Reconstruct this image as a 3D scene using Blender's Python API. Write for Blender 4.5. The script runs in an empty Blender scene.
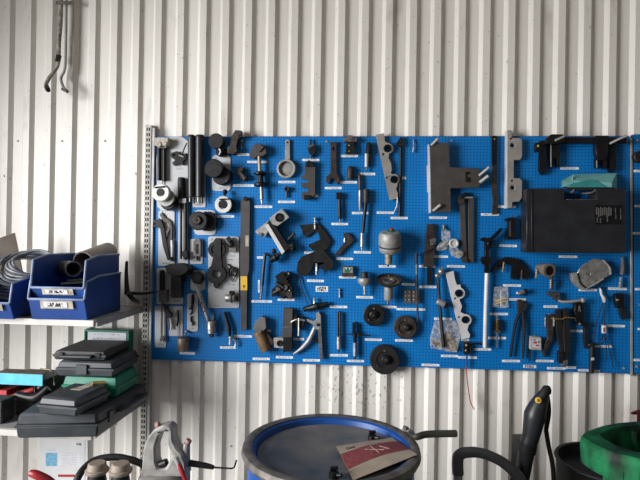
import bpy, bmesh, math, random
from mathutils import Vector, Matrix
from mathutils.geometry import tessellate_polygon
random.seed(7)
SC = bpy.context.scene
COL = SC.collection
# ------------------------------------------------------------------ camera
F, D, H = 500.0, 2.6, 1.6
yaw, pitch, roll = 0.08266, 0.00272, 0.01698
cy, sy, cp, sp = math.cos(yaw), math.sin(yaw), math.cos(pitch), math.sin(pitch)
fw = Vector((-sy*cp, cy*cp, sp))
rt0 = Vector((cy, sy, 0)); up0 = rt0.cross(fw)
rt = math.cos(roll)*rt0 + math.sin(roll)*up0
up = -math.sin(roll)*rt0 + math.cos(roll)*up0
EYE = Vector((0, -D, H))
cam = bpy.data.cameras.new('camera'); co = bpy.data.objects.new('camera', cam); COL.objects.link(co)
cam.sensor_width = 36; cam.lens = 36*F/640; cam.clip_start = .05
co.matrix_world = Matrix(((rt.x, up.x, -fw.x, EYE.x), (rt.y, up.y, -fw.y, EYE.y), (rt.z, up.z, -fw.z, EYE.z), (0, 0, 0, 1)))
SC.camera = co
# where in the room a point of the photograph lies: on an upright plane dw in front of the rear wall, or on a level plane
def ray(x, y): return (x-320)/F*rt + (240-y)/F*up + fw
def W(x, y, dw):
    v = ray(x, y); return EYE + v*((D-dw)/v.y)
def onz(x, y, z):
    v = ray(x, y); return EYE + v*((z-H)/v.z)
BD = .034                      # front of the pegboard, metres from the wall plane
def P3(x, y, d): return W(x, y, BD + d/100)   # d: centimetres in front of the pegboard
U = .0052                      # metres per photo pixel at the wall
# ------------------------------------------------------------------ materials
MATS = {}
def mat(name, col, rough=.5, metal=0., var=.25, scale=14., bump=.0, col2=None, spec=.5):
    m = bpy.data.materials.new(name); m.use_nodes = True; n = m.node_tree; b = n.nodes['Principled BSDF']
    tc = n.nodes.new('ShaderNodeTexCoord'); nz = n.nodes.new('ShaderNodeTexNoise')
    nz.inputs['Scale'].default_value = scale; nz.inputs['Detail'].default_value = 5
    n.links.new(tc.outputs['Object'], nz.inputs['Vector'])
    r = n.nodes.new('ShaderNodeValToRGB'); r.color_ramp.elements[0].position = .35; r.color_ramp.elements[1].position = .68
    c2 = col2 or tuple(min(1, c*(1+var)) for c in col)
    c1 = col if col2 else tuple(c*(1-var) for c in col)
    r.color_ramp.elements[0].color = (*c1, 1); r.color_ramp.elements[1].color = (*c2, 1)
    n.links.new(nz.outputs['Fac'], r.inputs['Fac']); n.links.new(r.outputs['Color'], b.inputs['Base Color'])
    b.inputs['Roughness'].default_value = rough; b.inputs['Metallic'].default_value = metal
    b.inputs['Specular IOR Level'].default_value = spec
    if bump:
        bp = n.nodes.new('ShaderNodeBump'); bp.inputs['Strength'].default_value = bump; bp.inputs['Distance'].default_value = .002
        n.links.new(nz.outputs['Fac'], bp.inputs['Height']); n.links.new(bp.outputs['Normal'], b.inputs['Normal'])
    MATS[name] = m; return m
blk = mat('black_oxide', (.006, .006, .007), .42, 0, .4, 30, spec=.3)
rub = mat('black_rubber', (.009, .009, .010), .6, 0, .3, 20, spec=.35)
blp = mat('black_plastic', (.014, .015, .018), .42, 0, .3, 12)
dks = mat('dark_steel', (.018, .018, .018), .42, .5, .4, 40)
gun = mat('brown_gunmetal', (.040, .030, .025), .55, .4, .5, 35)
slab = mat('grey_painted_steel', (.052, .046, .042), .55, .1, .2, 18)
gry = mat('grey_laser_cut_plate', (.27, .25, .225), .5, .15, .15, 14)
lgry = mat('pale_grey_plate', (.55, .55, .54), .45, .1, .12, 14)
st = mat('bright_steel', (.36, .35, .33), .42, .7, .3, 40)
alu = mat('cast_aluminium', (.30, .295, .28), .55, .4, .2, 50, .3)
worn = mat('worn_steel', (.12, .11, .105), .5, .4, .4, 50)
tan = mat('yellowed_steel', (.30, .25, .17), .5, .4, .3, 60)
rust = mat('rusty_brown_metal', (.10, .055, .025), .6, .25, .4, 25, .3, (.22, .14, .07))
cream = mat('worn_cream_paint', (.38, .34, .28), .6, 0, .3, 40)
plate = mat('white_powder_coat', (.43, .44, .45), .5, 0, .06, 8)
brass = mat('brass', (.45, .30, .10), .4, .8, .3, 40)
teal = mat('turquoise_card', (.16, .42, .42), .6, 0, .15, 10)
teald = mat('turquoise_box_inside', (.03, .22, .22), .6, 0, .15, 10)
cyan = mat('cyan_card', (.07, .40, .52), .6, 0, .12, 30)
yel = mat('yellow_sticker', (.70, .42, .03), .5, 0, .08, 20)
red = mat('dark_red_plastic', (.28, .012, .018), .4, 0, .3, 20)
dred = mat('very_dark_red_plastic', (.09, .008, .014), .5, 0, .2, 20)
midg = mat('mid_grey_steel', (.13, .125, .12), .55, .1, .2, 12)
barm = mat('dark_grey_plastic', (.075, .078, .084), .5, 0, .2, 14)
redw = mat('red_wire', (.35, .02, .02), .5, 0, .2, 20)
grn = mat('green_plastic', (.006, .016, .010), .6, 0, .5, 13, .4, (.008, .19, .066), .25)
grnb = mat('green_case_plastic', (.004, .15, .09), .45, 0, .2, 12)
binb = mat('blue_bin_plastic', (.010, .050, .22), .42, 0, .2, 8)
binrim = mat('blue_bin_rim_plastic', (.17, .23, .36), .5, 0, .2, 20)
casem = mat('grey_case_plastic', (.032, .037, .043), .5, 0, .3, 10, .15)
caset = mat('dusty_black_case_plastic', (.028, .028, .028), .55, 0, .5, 22, .15)
wood = mat('white_shelf_laminate', (.50, .48, .44), .5, 0, .15, 9)
shade_g = mat('galvanised_steel', (.34, .34, .33), .5, .3, .15, 20)
whitep = mat('white_paper', (.62, .62, .62), .7, 0, .05, 10)
card = mat('brown_cardboard', (.085, .066, .05), .8, 0, .25, 20)
brownp = mat('brown_plastic_pipe', (.15, .12, .10), .5, 0, .25, 16)
hosem = mat('grey_hose', (.13, .14, .155), .5, 0, .25, 30)
cast = mat('grey_cast_metal', (.23, .22, .205), .55, .15, .3, 22, .3)
beige = mat('beige_plastic_cap', (.25, .20, .155), .6, 0, .12, 12)
pink = mat('pink_rubber_tip', (.30, .16, .14), .6, 0, .1, 12)
olive = mat('dark_olive_paint', (.05, .05, .038), .5, .3, .25, 20)
barrelb = mat('blue_barrel_paint', (.008, .065, .27), .42, 0, .2, 6)
ringm = mat('worn_grey_ring_steel', (.13, .118, .105), .55, .3, .4, 25)
amber = mat('amber_plastic_cup', (.12, .09, .06), .4, 0, .4, 25)
bluet = mat('blue_switch_plastic', (.03, .2, .5), .5, 0, .1, 12)
purple = mat('pale_lilac_card', (.5, .46, .55), .6, 0, .05, 12)

def clear():
    m = bpy.data.materials.new('clear_plastic_bag'); m.use_nodes = True; n = m.node_tree; b = n.nodes['Principled BSDF']
    o = n.nodes['Material Output']; tr = n.nodes.new('ShaderNodeBsdfTransparent'); mx = n.nodes.new('ShaderNodeMixShader')
    nz = n.nodes.new('ShaderNodeTexNoise'); nz.inputs['Scale'].default_value = 60; tc = n.nodes.new('ShaderNodeTexCoord')
    n.links.new(tc.outputs['Object'], nz.inputs['Vector'])
    mr = n.nodes.new('ShaderNodeMapRange'); mr.inputs['From Min'].default_value = .35; mr.inputs['From Max'].default_value = .7
    mr.inputs['To Min'].default_value = .06; mr.inputs['To Max'].default_value = .50
    n.links.new(nz.outputs['Fac'], mr.inputs['Value']); n.links.new(mr.outputs['Result'], mx.inputs['Fac'])
    bp = n.nodes.new('ShaderNodeBump'); bp.inputs['Strength'].default_value = .9; bp.inputs['Distance'].default_value = .006
    n.links.new(nz.outputs['Fac'], bp.inputs['Height']); n.links.new(bp.outputs['Normal'], b.inputs['Normal'])
    b.inputs['Base Color'].default_value = (.62, .62, .6, 1); b.inputs['Roughness'].default_value = .22
    n.links.new(tr.outputs[0], mx.inputs[1]); n.links.new(b.outputs[0], mx.inputs[2]); n.links.new(mx.outputs[0], o.inputs[0])
    return m
bag = clear()

def mth(n, op, a, b=None):
    x = n.nodes.new('ShaderNodeMath'); x.operation = op
    for i, v in enumerate((a, b)):
        if v is None: continue
        if isinstance(v, (int, float)): x.inputs[i].default_value = v
        else: n.links.new(v, x.inputs[i])
    return x.outputs[0]

def printed(name, base, ink, lo=.28, hi=.72, sx=34, sz=3, rows=1, thr=.5, dens=1.):
    """paper with lines of small illegible print"""
    m = bpy.data.materials.new(name); m.use_nodes = True; n = m.node_tree; b = n.nodes['Principled BSDF']
    tc = n.nodes.new('ShaderNodeTexCoord'); s = n.nodes.new('ShaderNodeSeparateXYZ'); n.links.new(tc.outputs['Generated'], s.inputs[0])
    mp = n.nodes.new('ShaderNodeMapping'); mp.inputs['Scale'].default_value = (sx, 1, sz); n.links.new(tc.outputs['Generated'], mp.inputs[0])
    oi = n.nodes.new('ShaderNodeObjectInfo'); cb = n.nodes.new('ShaderNodeCombineXYZ')
    rm = mth(n, 'MULTIPLY', oi.outputs['Random'], 50.); n.links.new(rm, cb.inputs[0]); n.links.new(rm, cb.inputs[2]); n.links.new(cb.outputs[0], mp.inputs['Location'])
    nz = n.nodes.new('ShaderNodeTexNoise'); nz.inputs['Scale'].default_value = 1; nz.inputs['Detail'].default_value = 1; n.links.new(mp.outputs[0], nz.inputs['Vector'])
    ink_f = mth(n, 'GREATER_THAN', nz.outputs['Fac'], thr)
    zf = mth(n, 'FRACT', mth(n, 'MULTIPLY', s.outputs['Z'], rows))
    band = mth(n, 'MULTIPLY', mth(n, 'GREATER_THAN', zf, lo), mth(n, 'LESS_THAN', zf, hi))
    xb = mth(n, 'MULTIPLY', mth(n, 'GREATER_THAN', s.outputs['X'], .14), mth(n, 'LESS_THAN', s.outputs['X'], .84))
    f = mth(n, 'MULTIPLY', mth(n, 'MULTIPLY', ink_f, band), mth(n, 'MULTIPLY', xb, dens))
    mx = n.nodes.new('ShaderNodeMix'); mx.data_type = 'RGBA'; n.links.new(f, mx.inputs['Factor'])
    mx.inputs['A'].default_value = (*base, 1); mx.inputs['B'].default_value = (*ink, 1)
    n.links.new(mx.outputs['Result'], b.inputs['Base Color']); b.inputs['Roughness'].default_value = .6
    return m
labm = printed('white_label_tape', (.74, .75, .76), (.12, .12, .13), .2, .8, 22, 1.2, 1, .47, .6)
blabm = printed('black_print_label', (.7, .7, .7), (.02, .02, .02), .12, .88, 16, 2, 1, .46)
dirty = mat('dirty_pale_pipe', (.10, .09, .075), .5, .2, 0, 45, .2, (.42, .39, .33))
skyb = mat('sky_blue_print', (.10, .30, .46), .6, 0, 0, 60, 0, (.22, .46, .62))
casel = printed('case_label_print', (.60, .62, .66), (.2, .2, .25), .3, .7, 30, 1, 2, .5, .5)
notice = printed('notice_print', (.66, .66, .67), (.32, .33, .42), .3, .7, 22, 5, 8, .47, .75)
iconm = printed('tool_icon_panel', (.006, .006, .008), (.30, .30, .30), .12, .88, 34, 3, 2, .52, .7)
platetext = printed('plate_print', (.43, .44, .45), (.1, .1, .1), .2, .8, 14, 1, 1, .48, .8)

def blue_board():
    """blue enamelled sheet with a square grid of dark dots painted in for the shaded depth of its perforations"""
    m = bpy.data.materials.new('blue_sheet_painted_holes'); m.use_nodes = True; n = m.node_tree; b = n.nodes['Principled BSDF']
    o = n.nodes['Material Output']; tc = n.nodes.new('ShaderNodeTexCoord'); s = n.nodes.new('ShaderNodeSeparateXYZ'); n.links.new(tc.outputs['Object'], s.inputs[0])
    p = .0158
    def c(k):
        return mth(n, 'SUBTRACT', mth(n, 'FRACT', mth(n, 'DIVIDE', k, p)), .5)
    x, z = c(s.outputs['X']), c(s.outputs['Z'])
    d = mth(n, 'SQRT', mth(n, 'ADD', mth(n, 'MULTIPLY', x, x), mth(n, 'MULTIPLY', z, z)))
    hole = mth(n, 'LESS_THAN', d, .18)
    nz = n.nodes.new('ShaderNodeTexNoise'); nz.inputs['Scale'].default_value = 3; nz.inputs['Detail'].default_value = 6; n.links.new(tc.outputs['Object'], nz.inputs['Vector'])
    r = n.nodes.new('ShaderNodeValToRGB'); r.color_ramp.elements[0].position = .3; r.color_ramp.elements[1].position = .75
    r.color_ramp.elements[0].color = (.002, .138, .42, 1); r.color_ramp.elements[1].color = (.004, .175, .50, 1)
    n.links.new(nz.outputs['Fac'], r.inputs[0]); n.links.new(r.outputs[0], b.inputs['Base Color']); b.inputs['Roughness'].default_value = .42
    b.inputs['Specular IOR Level'].default_value = .3
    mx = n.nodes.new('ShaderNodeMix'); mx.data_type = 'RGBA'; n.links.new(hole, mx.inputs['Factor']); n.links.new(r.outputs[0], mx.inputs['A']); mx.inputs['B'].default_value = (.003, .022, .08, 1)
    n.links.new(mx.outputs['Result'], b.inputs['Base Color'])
    return m
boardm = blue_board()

def wall_mat():
    m = bpy.data.materials.new('cream_corrugated_sheet'); m.use_nodes = True; n = m.node_tree; b = n.nodes['Principled BSDF']
    tc = n.nodes.new('ShaderNodeTexCoord')
    def noise(sc, det, mapv=(1, 1, 1)):
        mp = n.nodes.new('ShaderNodeMapping'); mp.inputs['Scale'].default_value = mapv; n.links.new(tc.outputs['Object'], mp.inputs[0])
        z = n.nodes.new('ShaderNodeTexNoise'); z.inputs['Scale'].default_value = sc; z.inputs['Detail'].default_value = det; n.links.new(mp.outputs[0], z.inputs['Vector']); return z.outputs['Fac']
    def ramp(f, a, c, p0, p1):
        r = n.nodes.new('ShaderNodeValToRGB'); r.color_ramp.elements[0].position = p0; r.color_ramp.elements[1].position = p1
        r.color_ramp.elements[0].color = (*a, 1); r.color_ramp.elements[1].color = (*c, 1); n.links.new(f, r.inputs[0]); return r.outputs[0]
    base = ramp(noise(1.0, 4, (6, 1, .6)), (.62, .59, .545), (.71, .68, .63), .3, .7)
    sm = ramp(noise(9, 6, (1, 1, .5)), (1, 1, 1), (.72, .70, .68), .60, .78)
    s = n.nodes.new('ShaderNodeSeparateXYZ'); n.links.new(tc.outputs['Object'], s.inputs[0])
    # splashes of dirt above the barrel
    dx = mth(n, 'DIVIDE', mth(n, 'SUBTRACT', s.outputs['X'], .02), .35); dz = mth(n, 'DIVIDE', mth(n, 'SUBTRACT', s.outputs['Z'], .84), .16)
    dd = mth(n, 'ADD', mth(n, 'MULTIPLY', dx, dx), mth(n, 'MULTIPLY', dz, dz))
    zone = mth(n, 'MAXIMUM', mth(n, 'SUBTRACT', 1., dd), 0.)
    sp_ = mth(n, 'GREATER_THAN', mth(n, 'ADD', noise(75, 2, (1, 1, .6)), mth(n, 'MULTIPLY', zone, .12)), .72)
    m1 = n.nodes.new('ShaderNodeMix'); m1.data_type = 'RGBA'; m1.blend_type = 'MULTIPLY'; m1.inputs['Factor'].default_value = 1
    n.links.new(base, m1.inputs['A']); n.links.new(sm, m1.inputs['B'])
    m2 = n.nodes.new('ShaderNodeMix'); m2.data_type = 'RGBA'; n.links.new(mth(n, 'MULTIPLY', sp_, .6), m2.inputs['Factor'])
    n.links.new(m1.outputs['Result'], m2.inputs['A']); m2.inputs['B'].default_value = (.16, .15, .14, 1)
    n.links.new(m2.outputs['Result'], b.inputs['Base Color']); b.inputs['Roughness'].default_value = .45
    return m
wallm = wall_mat()
def drum_lid_mat():
    m = mat('dusty_blue_lid', (.060, .074, .095), .5, .1, 0, 6.5, .15, (.20, .18, .155))
    return m
lidm = drum_lid_mat()
concrete = mat('concrete', (.22, .21, .20), .8, 0, .2, 3)

# ------------------------------------------------------------------ mesh shapes (each returns verts in world metres, faces)
def prism(front, back, loops):
    """front/back: matching point lists; loops: list of index lists, first the outline, then holes"""
    pts = [(p.x, p.z, 0) for p in front]
    tess = tessellate_polygon([[Vector(pts[i]) for i in l] for l in loops])
    flat = [i for l in loops for i in l]
    n = len(front); fs = []
    for t in tess:
        a, b, c = (flat[k] for k in t)
        fs.append((a, b, c)); fs.append((n+c, n+b, n+a))
    for l in loops:
        for k in range(len(l)):
            a, b = l[k], l[(k+1) % len(l)]; fs.append((a, b, n+b, n+a))
    return list(front)+list(back), fs
def E(pts, d0, d1, *holes):
    ls = [list(pts)]
    for h in holes:
        if len(h) == 3 and not hasattr(h[0], '__len__'):
            x, y, r = h; ls.append([(x+r*math.cos(a*math.pi/8), y+r*math.sin(a*math.pi/8)) for a in range(16)])
        else: ls.append(list(h))
    fr, loops = [], []
    for l in ls:
        loops.append(list(range(len(fr), len(fr)+len(l)))); fr += [P3(x, y, d1) for x, y in l]
    bk = [p+Vector((0, (d1-d0)/100, 0)) for p in fr]
    return prism(fr, bk, loops)
def B(x0, y0, x1, y1, d0, d1): return E([(x0, y0), (x1, y0), (x1, y1), (x0, y1)], d0, d1)
def rings(rs, cap=True):
    vs, fs = [], []; n = len(rs[0])
    for r in rs: vs += r
    for i in range(len(rs)-1):
        for k in range(n):
            a, b = i*n+k, i*n+(k+1) % n; fs.append((a, b, b+n, a+n))
    if cap: fs.append(tuple(range(n))[::-1]); fs.append(tuple((len(rs)-1)*n+k for k in range(n)))
    return vs, fs
def frame(ax):
    ax = ax.normalized(); t = Vector((0, 0, 1)) if abs(ax.z) < .9 else Vector((1, 0, 0))
    a = ax.cross(t).normalized(); return ax, a, ax.cross(a).normalized()
def lathe(p, ax, prof, n=20, ph=0, loop=False):
    """prof: (distance along ax in m, radius in m)"""
    ax, a, b = frame(ax)
    if loop: prof = list(prof)+[prof[0]]
    return rings([[p+ax*t+(a*math.cos(k*2*math.pi/n+ph)+b*math.sin(k*2*math.pi/n+ph))*max(r, 1e-4) for k in range(n)] for t, r in prof], not loop)
def Z(x, y, prof, n=20):
    """turned about an axis square to the board; prof (cm from board, radius px), x,y is where the last point shows"""
    p = P3(x, y, prof[-1][0]); p = Vector((p.x, -BD, p.z))
    return lathe(p, Vector((0, -1, 0)), [(d/100, r*U) for d, r in prof], n)
def C(x, y, r, d0, d1, n=20, r2=None): return Z(x, y, [(d0, r if r2 is None else r2), (d1, r)], n)
def HEX(x, y, r, d0, d1): return C(x, y, r, d0, d1, 6)
def tube3(pts, rad, n=10, smooth=True):
    pts = [Vector(p) for p in pts]; rr = rad if hasattr(rad, '__len__') else [rad]*len(pts)
    if smooth and len(pts) > 2:
        q, qr = [], []
        for i in range(len(pts)-1):
            p0, p1, p2, p3 = pts[max(i-1, 0)], pts[i], pts[i+1], pts[min(i+2, len(pts)-1)]
            for s in range(5):
                t = s/5; q.append(.5*((2*p1)+(p2-p0)*t+(2*p0-5*p1+4*p2-p3)*t*t+(3*p1-p0-3*p2+p3)*t**3)); qr.append(rr[i]*(1-t)+rr[i+1]*t)
        q.append(pts[-1]); qr.append(rr[-1]); pts, rr = q, qr
    rs = []; ax, a, b = frame(pts[1]-pts[0])
    for i, p in enumerate(pts):
        t = (pts[min(i+1, len(pts)-1)]-pts[max(i-1, 0)]).normalized()
        a = (a-t*a.dot(t)).normalized(); b = t.cross(a)
        rs.append([p+(a*math.cos(k*2*math.pi/n)+b*math.sin(k*2*math.pi/n))*rr[i] for k in range(n)])
    return rings(rs)
def T(pts, r, n=8, smooth=True):
    r = [k*U for k in r] if hasattr(r, '__len__') else r*U
    return tube3([P3(*p) for p in pts], r, n, smooth)
def L(p0, p1, prof, n=16):
    """turned about the line p0-p1 (px,px,cm); prof (0..1 along, radius px)"""
    a, b = P3(*p0), P3(*p1); v = b-a
    return lathe(a, v, [(t*v.length, r*U) for t, r in prof], n)
def S(x, y, d, r): return L((x-r, y, d), (x+r, y, d), [(.5-.5*math.cos(k*math.pi/8), r*math.sin(k*math.pi/8)) for k in range(9)], 14)
def SPR(x0, y0, x1, y1, d, r, w, turns):
    N = int(turns*8); return T([(x0+(x1-x0)*i/N+r*math.cos(i*math.pi/4), y0+(y1-y0)*i/N, d+r*.5*math.sin(i*math.pi/4)) for i in range(N+1)], w, 5, False)
def box3(c, sx, sy, sz, rz=0, rx=0):
    m = Matrix.Translation(c) @ Matrix.Rotation(rz, 4, 'Z') @ Matrix.Rotation(rx, 4, 'X')
    vs = [m @ Vector((x*sx/2, y*sy/2, z*sz/2)) for x in (-1, 1) for y in (-1, 1) for z in (-1, 1)]
    return vs, [(0, 1, 3, 2), (4, 6, 7, 5), (0, 4, 5, 1), (2, 3, 7, 6), (0, 2, 6, 4), (1, 5, 7, 3)]
def hexa(p8):
    """4 lower then 4 upper corners, in the same order round"""
    return [Vector(p) for p in p8], [(0, 3, 2, 1), (4, 5, 6, 7), (0, 1, 5, 4), (1, 2, 6, 5), (2, 3, 7, 6), (3, 0, 4, 7)]

# ------------------------------------------------------------------ objects
def link(name, shapes, m, origin, bev=.0012, parent=None):
    me = bpy.data.meshes.new(name); vs, fs = [], []
    for v, f in shapes:
        o = len(vs); vs += [p-origin for p in v]; fs += [tuple(i+o for i in q) for q in f]
    me.from_pydata(vs, [], fs); bm = bmesh.new(); bm.from_mesh(me)
    bmesh.ops.remove_doubles(bm, verts=bm.verts, dist=1e-6)
    bmesh.ops.recalc_face_normals(bm, faces=bm.faces); bm.to_mesh(me); bm.free()
    for p in me.polygons: p.use_smooth = True
    me.set_sharp_from_angle(angle=math.radians(38)); me.materials.append(m)
    o = bpy.data.objects.new(name, me); COL.objects.link(o)
    if bev:
        b = o.modifiers.new('bevel', 'BEVEL'); b.width = bev; b.segments = 1; b.limit_method = 'ANGLE'; b.angle_limit = math.radians(50); b.harden_normals = False
    if parent: o.parent = parent
    else: o.location = origin
    return o
def Pt(name, m, *shapes, subs=(), label=None, bev=.0012): return (name, m, shapes, subs, label, bev)
def base_of(parts):
    mn = Vector((1e9,)*3); mx = -mn
    for p in parts:
        for v, _ in p[2]:
            for q in v:
                for k in range(3): mn[k] = min(mn[k], q[k]); mx[k] = max(mx[k], q[k])
    return Vector(((mn.x+mx.x)/2, mx.y, mn.z)) if mx.z > 0 else mn
GRP = [None]
HANG = [False]
def th(name, label, cat, *parts, group=None, kind=None):
    """one thing: a single mesh, or an Empty with its parts (and their sub-parts) as children"""
    if not isinstance(parts[0], tuple) or not isinstance(parts[0][0], str) and parts[0][0] is not None: raise ValueError(name)
    if HANG[0]:
        near = max(q.y for p in parts for v, _ in p[2] for q in v)
        if near < -BD-.0015:
            # the peg it hangs from, from the board to its main part
            v0 = [q for v, _ in parts[0][2][:1] for q in v]; zt_h = max(q.z for q in v0); zb_h = min(q.z for q in v0)
            top = [q for q in v0 if q.z > zt_h-(zt_h-zb_h)*.3-.003]; cxh = sum(q.x for q in top)/len(top); czh = sum(q.z for q in top)/len(top); cyh = sum(q.y for q in top)/len(top)
            peg = lathe(Vector((cxh, -BD, czh)), Vector((0, -1, 0)), [(0, .0025), (-BD-cyh, .0025)], 8)
            if len(parts) == 1: parts = ((parts[0][0], parts[0][1], parts[0][2]+(peg,), *parts[0][3:]),)
            else: parts = parts+(('hanging_peg', shade_g, (peg,), (), None, 0),)
    if len(parts) == 1 and not parts[0][3]:
        p = parts[0]; org = base_of(parts); o = link(name, p[2], p[1], org, p[5])
    else:
        org = base_of(parts); o = bpy.data.objects.new(name, None); o.empty_display_size = .03; o.location = org; COL.objects.link(o)
        for p in parts:
            if p[0] is None: raise ValueError(name)
            c = link(p[0], p[2], p[1], org, p[5], o)
            if p[4]: c['label'] = p[4]
            for s in p[3]:
                d = link(s[0], s[2], s[1], org, s[5], c)
                if s[4]: d['label'] = s[4]
    if label: o['label'] = label
    if cat: o['category'] = cat
    if group: o['group'] = group
    if kind: o['kind'] = kind
    return o
def structure(name, shapes, m, bev=0, parent=None, org=Vector((0, 0, 0))):
    o = link(name, shapes, m, org, bev, parent)
    if not parent: o['kind'] = 'structure'
    return o
# ================================================================== SETTING
x0r, pr = -0.94926, 0.12216
vs, fs = [], []
prof = []
for i in range(-26, 52):
    c = x0r + i*pr      # middle of a flank that faces +x
    prof += [(c-.009, -.020), (c+.009, 0.), (c+.009+.052, 0.), (c+.009+.070, -.020)]
ZT = 4.2
for x, y in prof: vs += [Vector((x, y, 0)), Vector((x, y, ZT))]
for x, y in prof[::-1]: vs += [Vector((x, .05, 0)), Vector((x, .05, ZT))]
n = len(prof)
fs = [(2*i, 2*i+2, 2*i+3, 2*i+1) for i in range(2*n-1)]+[(4*n-2, 0, 1, 4*n-1)]
wall = structure('wall_rear', [(vs, fs)], wallm)
def scr(x, y):
    X = W(x, y, .02).x; u = ((X-(x0r-.009)) % pr); yw = -.02+u/.018*.02 if u < .018 else 0 if u < .070 else -(u-.070)/.018*.02 if u < .088 else -.02
    q = W(x, y, -yw); return lathe(Vector((q.x, yw+.002, q.z)), Vector((0, -1, 0)), [(0, .0055), (.006, .0055), (.008, .003)], 8)
for i, (x, y) in enumerate([(18, 141), (62, 141), (105, 141), (150, 443), (231, 446), (548, 452), (116, 424)]):
    s = structure('screw_head', [scr(x, y)], shade_g, 0, wall)
for x, y in [(4, 175), (135.5, 173)]:
    s = structure('screw_hook', [T([(x, y-2, -4), (x, y-2, -2), (x+.6, y+2, -1.4)], .55, 6), C(x, y-2, 1.1, -5.4, -4.6, 8)], blk, 0, wall)
structure('floor', [box3(Vector((0, -4, -.05)), 14, 9, .1)], concrete)

# slotted shelving upright fixed to the wall
zt = 2.20
xu = W(148.0, 240, .03).x
shp = []
def railshape(x0, x1, ya, yb, z0, z1): return box3(Vector(((x0+x1)/2, (ya+yb)/2, (z0+z1)/2)), x1-x0, abs(yb-ya), z1-z0)
w_ = .030
shp = [railshape(xu-.016, xu-.011, -.050, -.020, 0, zt), railshape(xu+.011, xu+.016, -.050, -.020, 0, zt), railshape(xu-.0016, xu+.0016, -.050, -.047, 0, zt)]
zz = 0.0
while zz < zt: shp += [railshape(xu-.014, xu+.014, -.050, -.047, zz, zz+.011)]; zz += .028
th('shelf_upright', 'white slotted steel shelf upright between the shelves and the pegboard', 'shelf rail', Pt('slotted_face', wood, *shp, bev=0), Pt('back_web', dks, railshape(xu-.0105, xu+.0105, -.024, -.020, 0, zt), bev=0))  # dark sheet behind the slots stands in for the shade inside the channel
th('edge_strip', 'plain grey metal strip running beside the white slotted upright', 'metal strip', Pt(None, shade_g, railshape(xu+.018, xu+.033, -.046, -.020, .55, 2.185)))

# ================================================================== PEGBOARDS
def sheet(c, th_=.002):
    return [W(x, y, BD) for x, y in c], [W(x, y, BD)+Vector((0, th_, 0)) for x, y in c]
def board(name, label, c, labels):
    fr, bk = sheet(c)
    org = fr[3].copy()
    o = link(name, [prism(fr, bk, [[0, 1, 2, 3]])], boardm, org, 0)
    o['label'] = label; o['category'] = 'pegboard'
    # folded edges
    def edge(a, b):
        a, b = fr[a], fr[b]; k = .028; t = .0015
        return hexa([a, b, b+Vector((0, k, 0)), a+Vector((0, k, 0)), a+Vector((t, 0, t)), b+Vector((t, 0, t)), b+Vector((t, k, t)), a+Vector((t, k, t))])
    e = link('folded_edge', [edge(0, 1), edge(1, 2), edge(2, 3), edge(3, 0)], binb, org, 0, o)
    for x, y, w in labels:
        h = 1.15
        a = .0 + random.uniform(-.012, .012)+.017*(1 if y > 230 else .3)
        l = link('paper_label', [E([(x-w/2, y-h-a*w/2), (x+w/2, y-h+a*w/2), (x+w/2, y+h+a*w/2), (x-w/2, y+h-a*w/2)], .02, .08)], labm, org, 0, o)
    return o, org
LB = [(243, 154.5, 12.5), (257.2, 161.9, 20), (243.5, 185.5, 21), (286.8, 182, 17), (286.5, 201.9, 17), (310.8, 160, 17), (311, 196, 14), (263.2, 206.7, 18), (260, 257.5, 6), (309, 252.8, 10),
 (225.5, 216.4, 17), (261.6, 301.4, 21), (286, 299.8, 16.7), (315.5, 280.8, 17), (243.3, 336.4, 17), (261.2, 358.9, 17), (269, 330.8, 4), (284.4, 357.3, 17), (297.5, 339, 13), (311.5, 360.3, 17),
 (187.2, 353.3, 15), (228, 347.5, 16), (239, 336, 10), (333.3, 188, 17), (349.5, 156, 17), (348.5, 182.3, 17), (367.7, 174, 15), (404, 178, 4), (360.2, 213, 16.5), (339.7, 224, 16.7),
 (385.3, 212.7, 17.3), (399.2, 218, 17.2), (362.4, 252.3, 17), (344.5, 258.8, 17), (387.2, 266.4, 17), (347.5, 277.3, 17), (364.5, 297.3, 17), (338.5, 306.9, 17.5), (388, 307, 17), (411, 309.3, 29),
 (408.5, 284.4, 13), (428, 286.9, 17), (427, 266.4, 16), (440.5, 256.6, 15), (456, 266.4, 18), (438, 217.7, 18), (490, 214.5, 18), (507, 206.7, 18), (508, 245.8, 18), (568, 256.7, 18.5),
 (443, 318.9, 18), (499, 314, 18), (512, 285.5, 18), (517.5, 299.5, 17), (550.5, 306.6, 14), (497, 338, 18), (482.4, 349.4, 17.5), (449.5, 356, 17), (467.5, 357.5, 19), (465, 339.7, 8),
 (430.5, 365, 17.7), (511, 361, 18), (544.6, 361, 18), (556.3, 368.3, 18.6), (571, 367.6, 10), (576.5, 331, 13), (603.5, 346.4, 17), (583.5, 370.3, 11), (596.5, 371, 7), (616, 326, 18),
 (587.8, 290, 18.5), (617.5, 288.8, 19), (569.5, 168.3, 18.5), (373.4, 339.7, 17), (404, 340.5, 18), (338.8, 355.3, 18), (355.5, 361, 17)]
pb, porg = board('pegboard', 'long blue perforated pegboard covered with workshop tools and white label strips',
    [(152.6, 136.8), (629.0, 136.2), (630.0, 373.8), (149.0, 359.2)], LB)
link('paper_label', [B(258, 280, 259.8, 292.5, .02, .08)], labm, porg, 0, pb)
link('printed_sticker', [E([(315.6, 286.1), (328, 286.3), (328, 291.9), (315.6, 291.7)], .02, .08)], blabm, porg, 0, pb)
link('printed_sticker', [E([(523.2, 364.8), (536.2, 365.2), (536.2, 368.2), (523.2, 367.8)], .02, .08)], blabm, porg, 0, pb)
for x, y in [(326.5, 141.5), (451.5, 140.7), (626.3, 141.8), (150.8, 350.5), (624, 368.5)]:
    link('mounting_screw', [C(x, y, 1.1, 0, .5, 10)], shade_g, porg, 0, pb)
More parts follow.
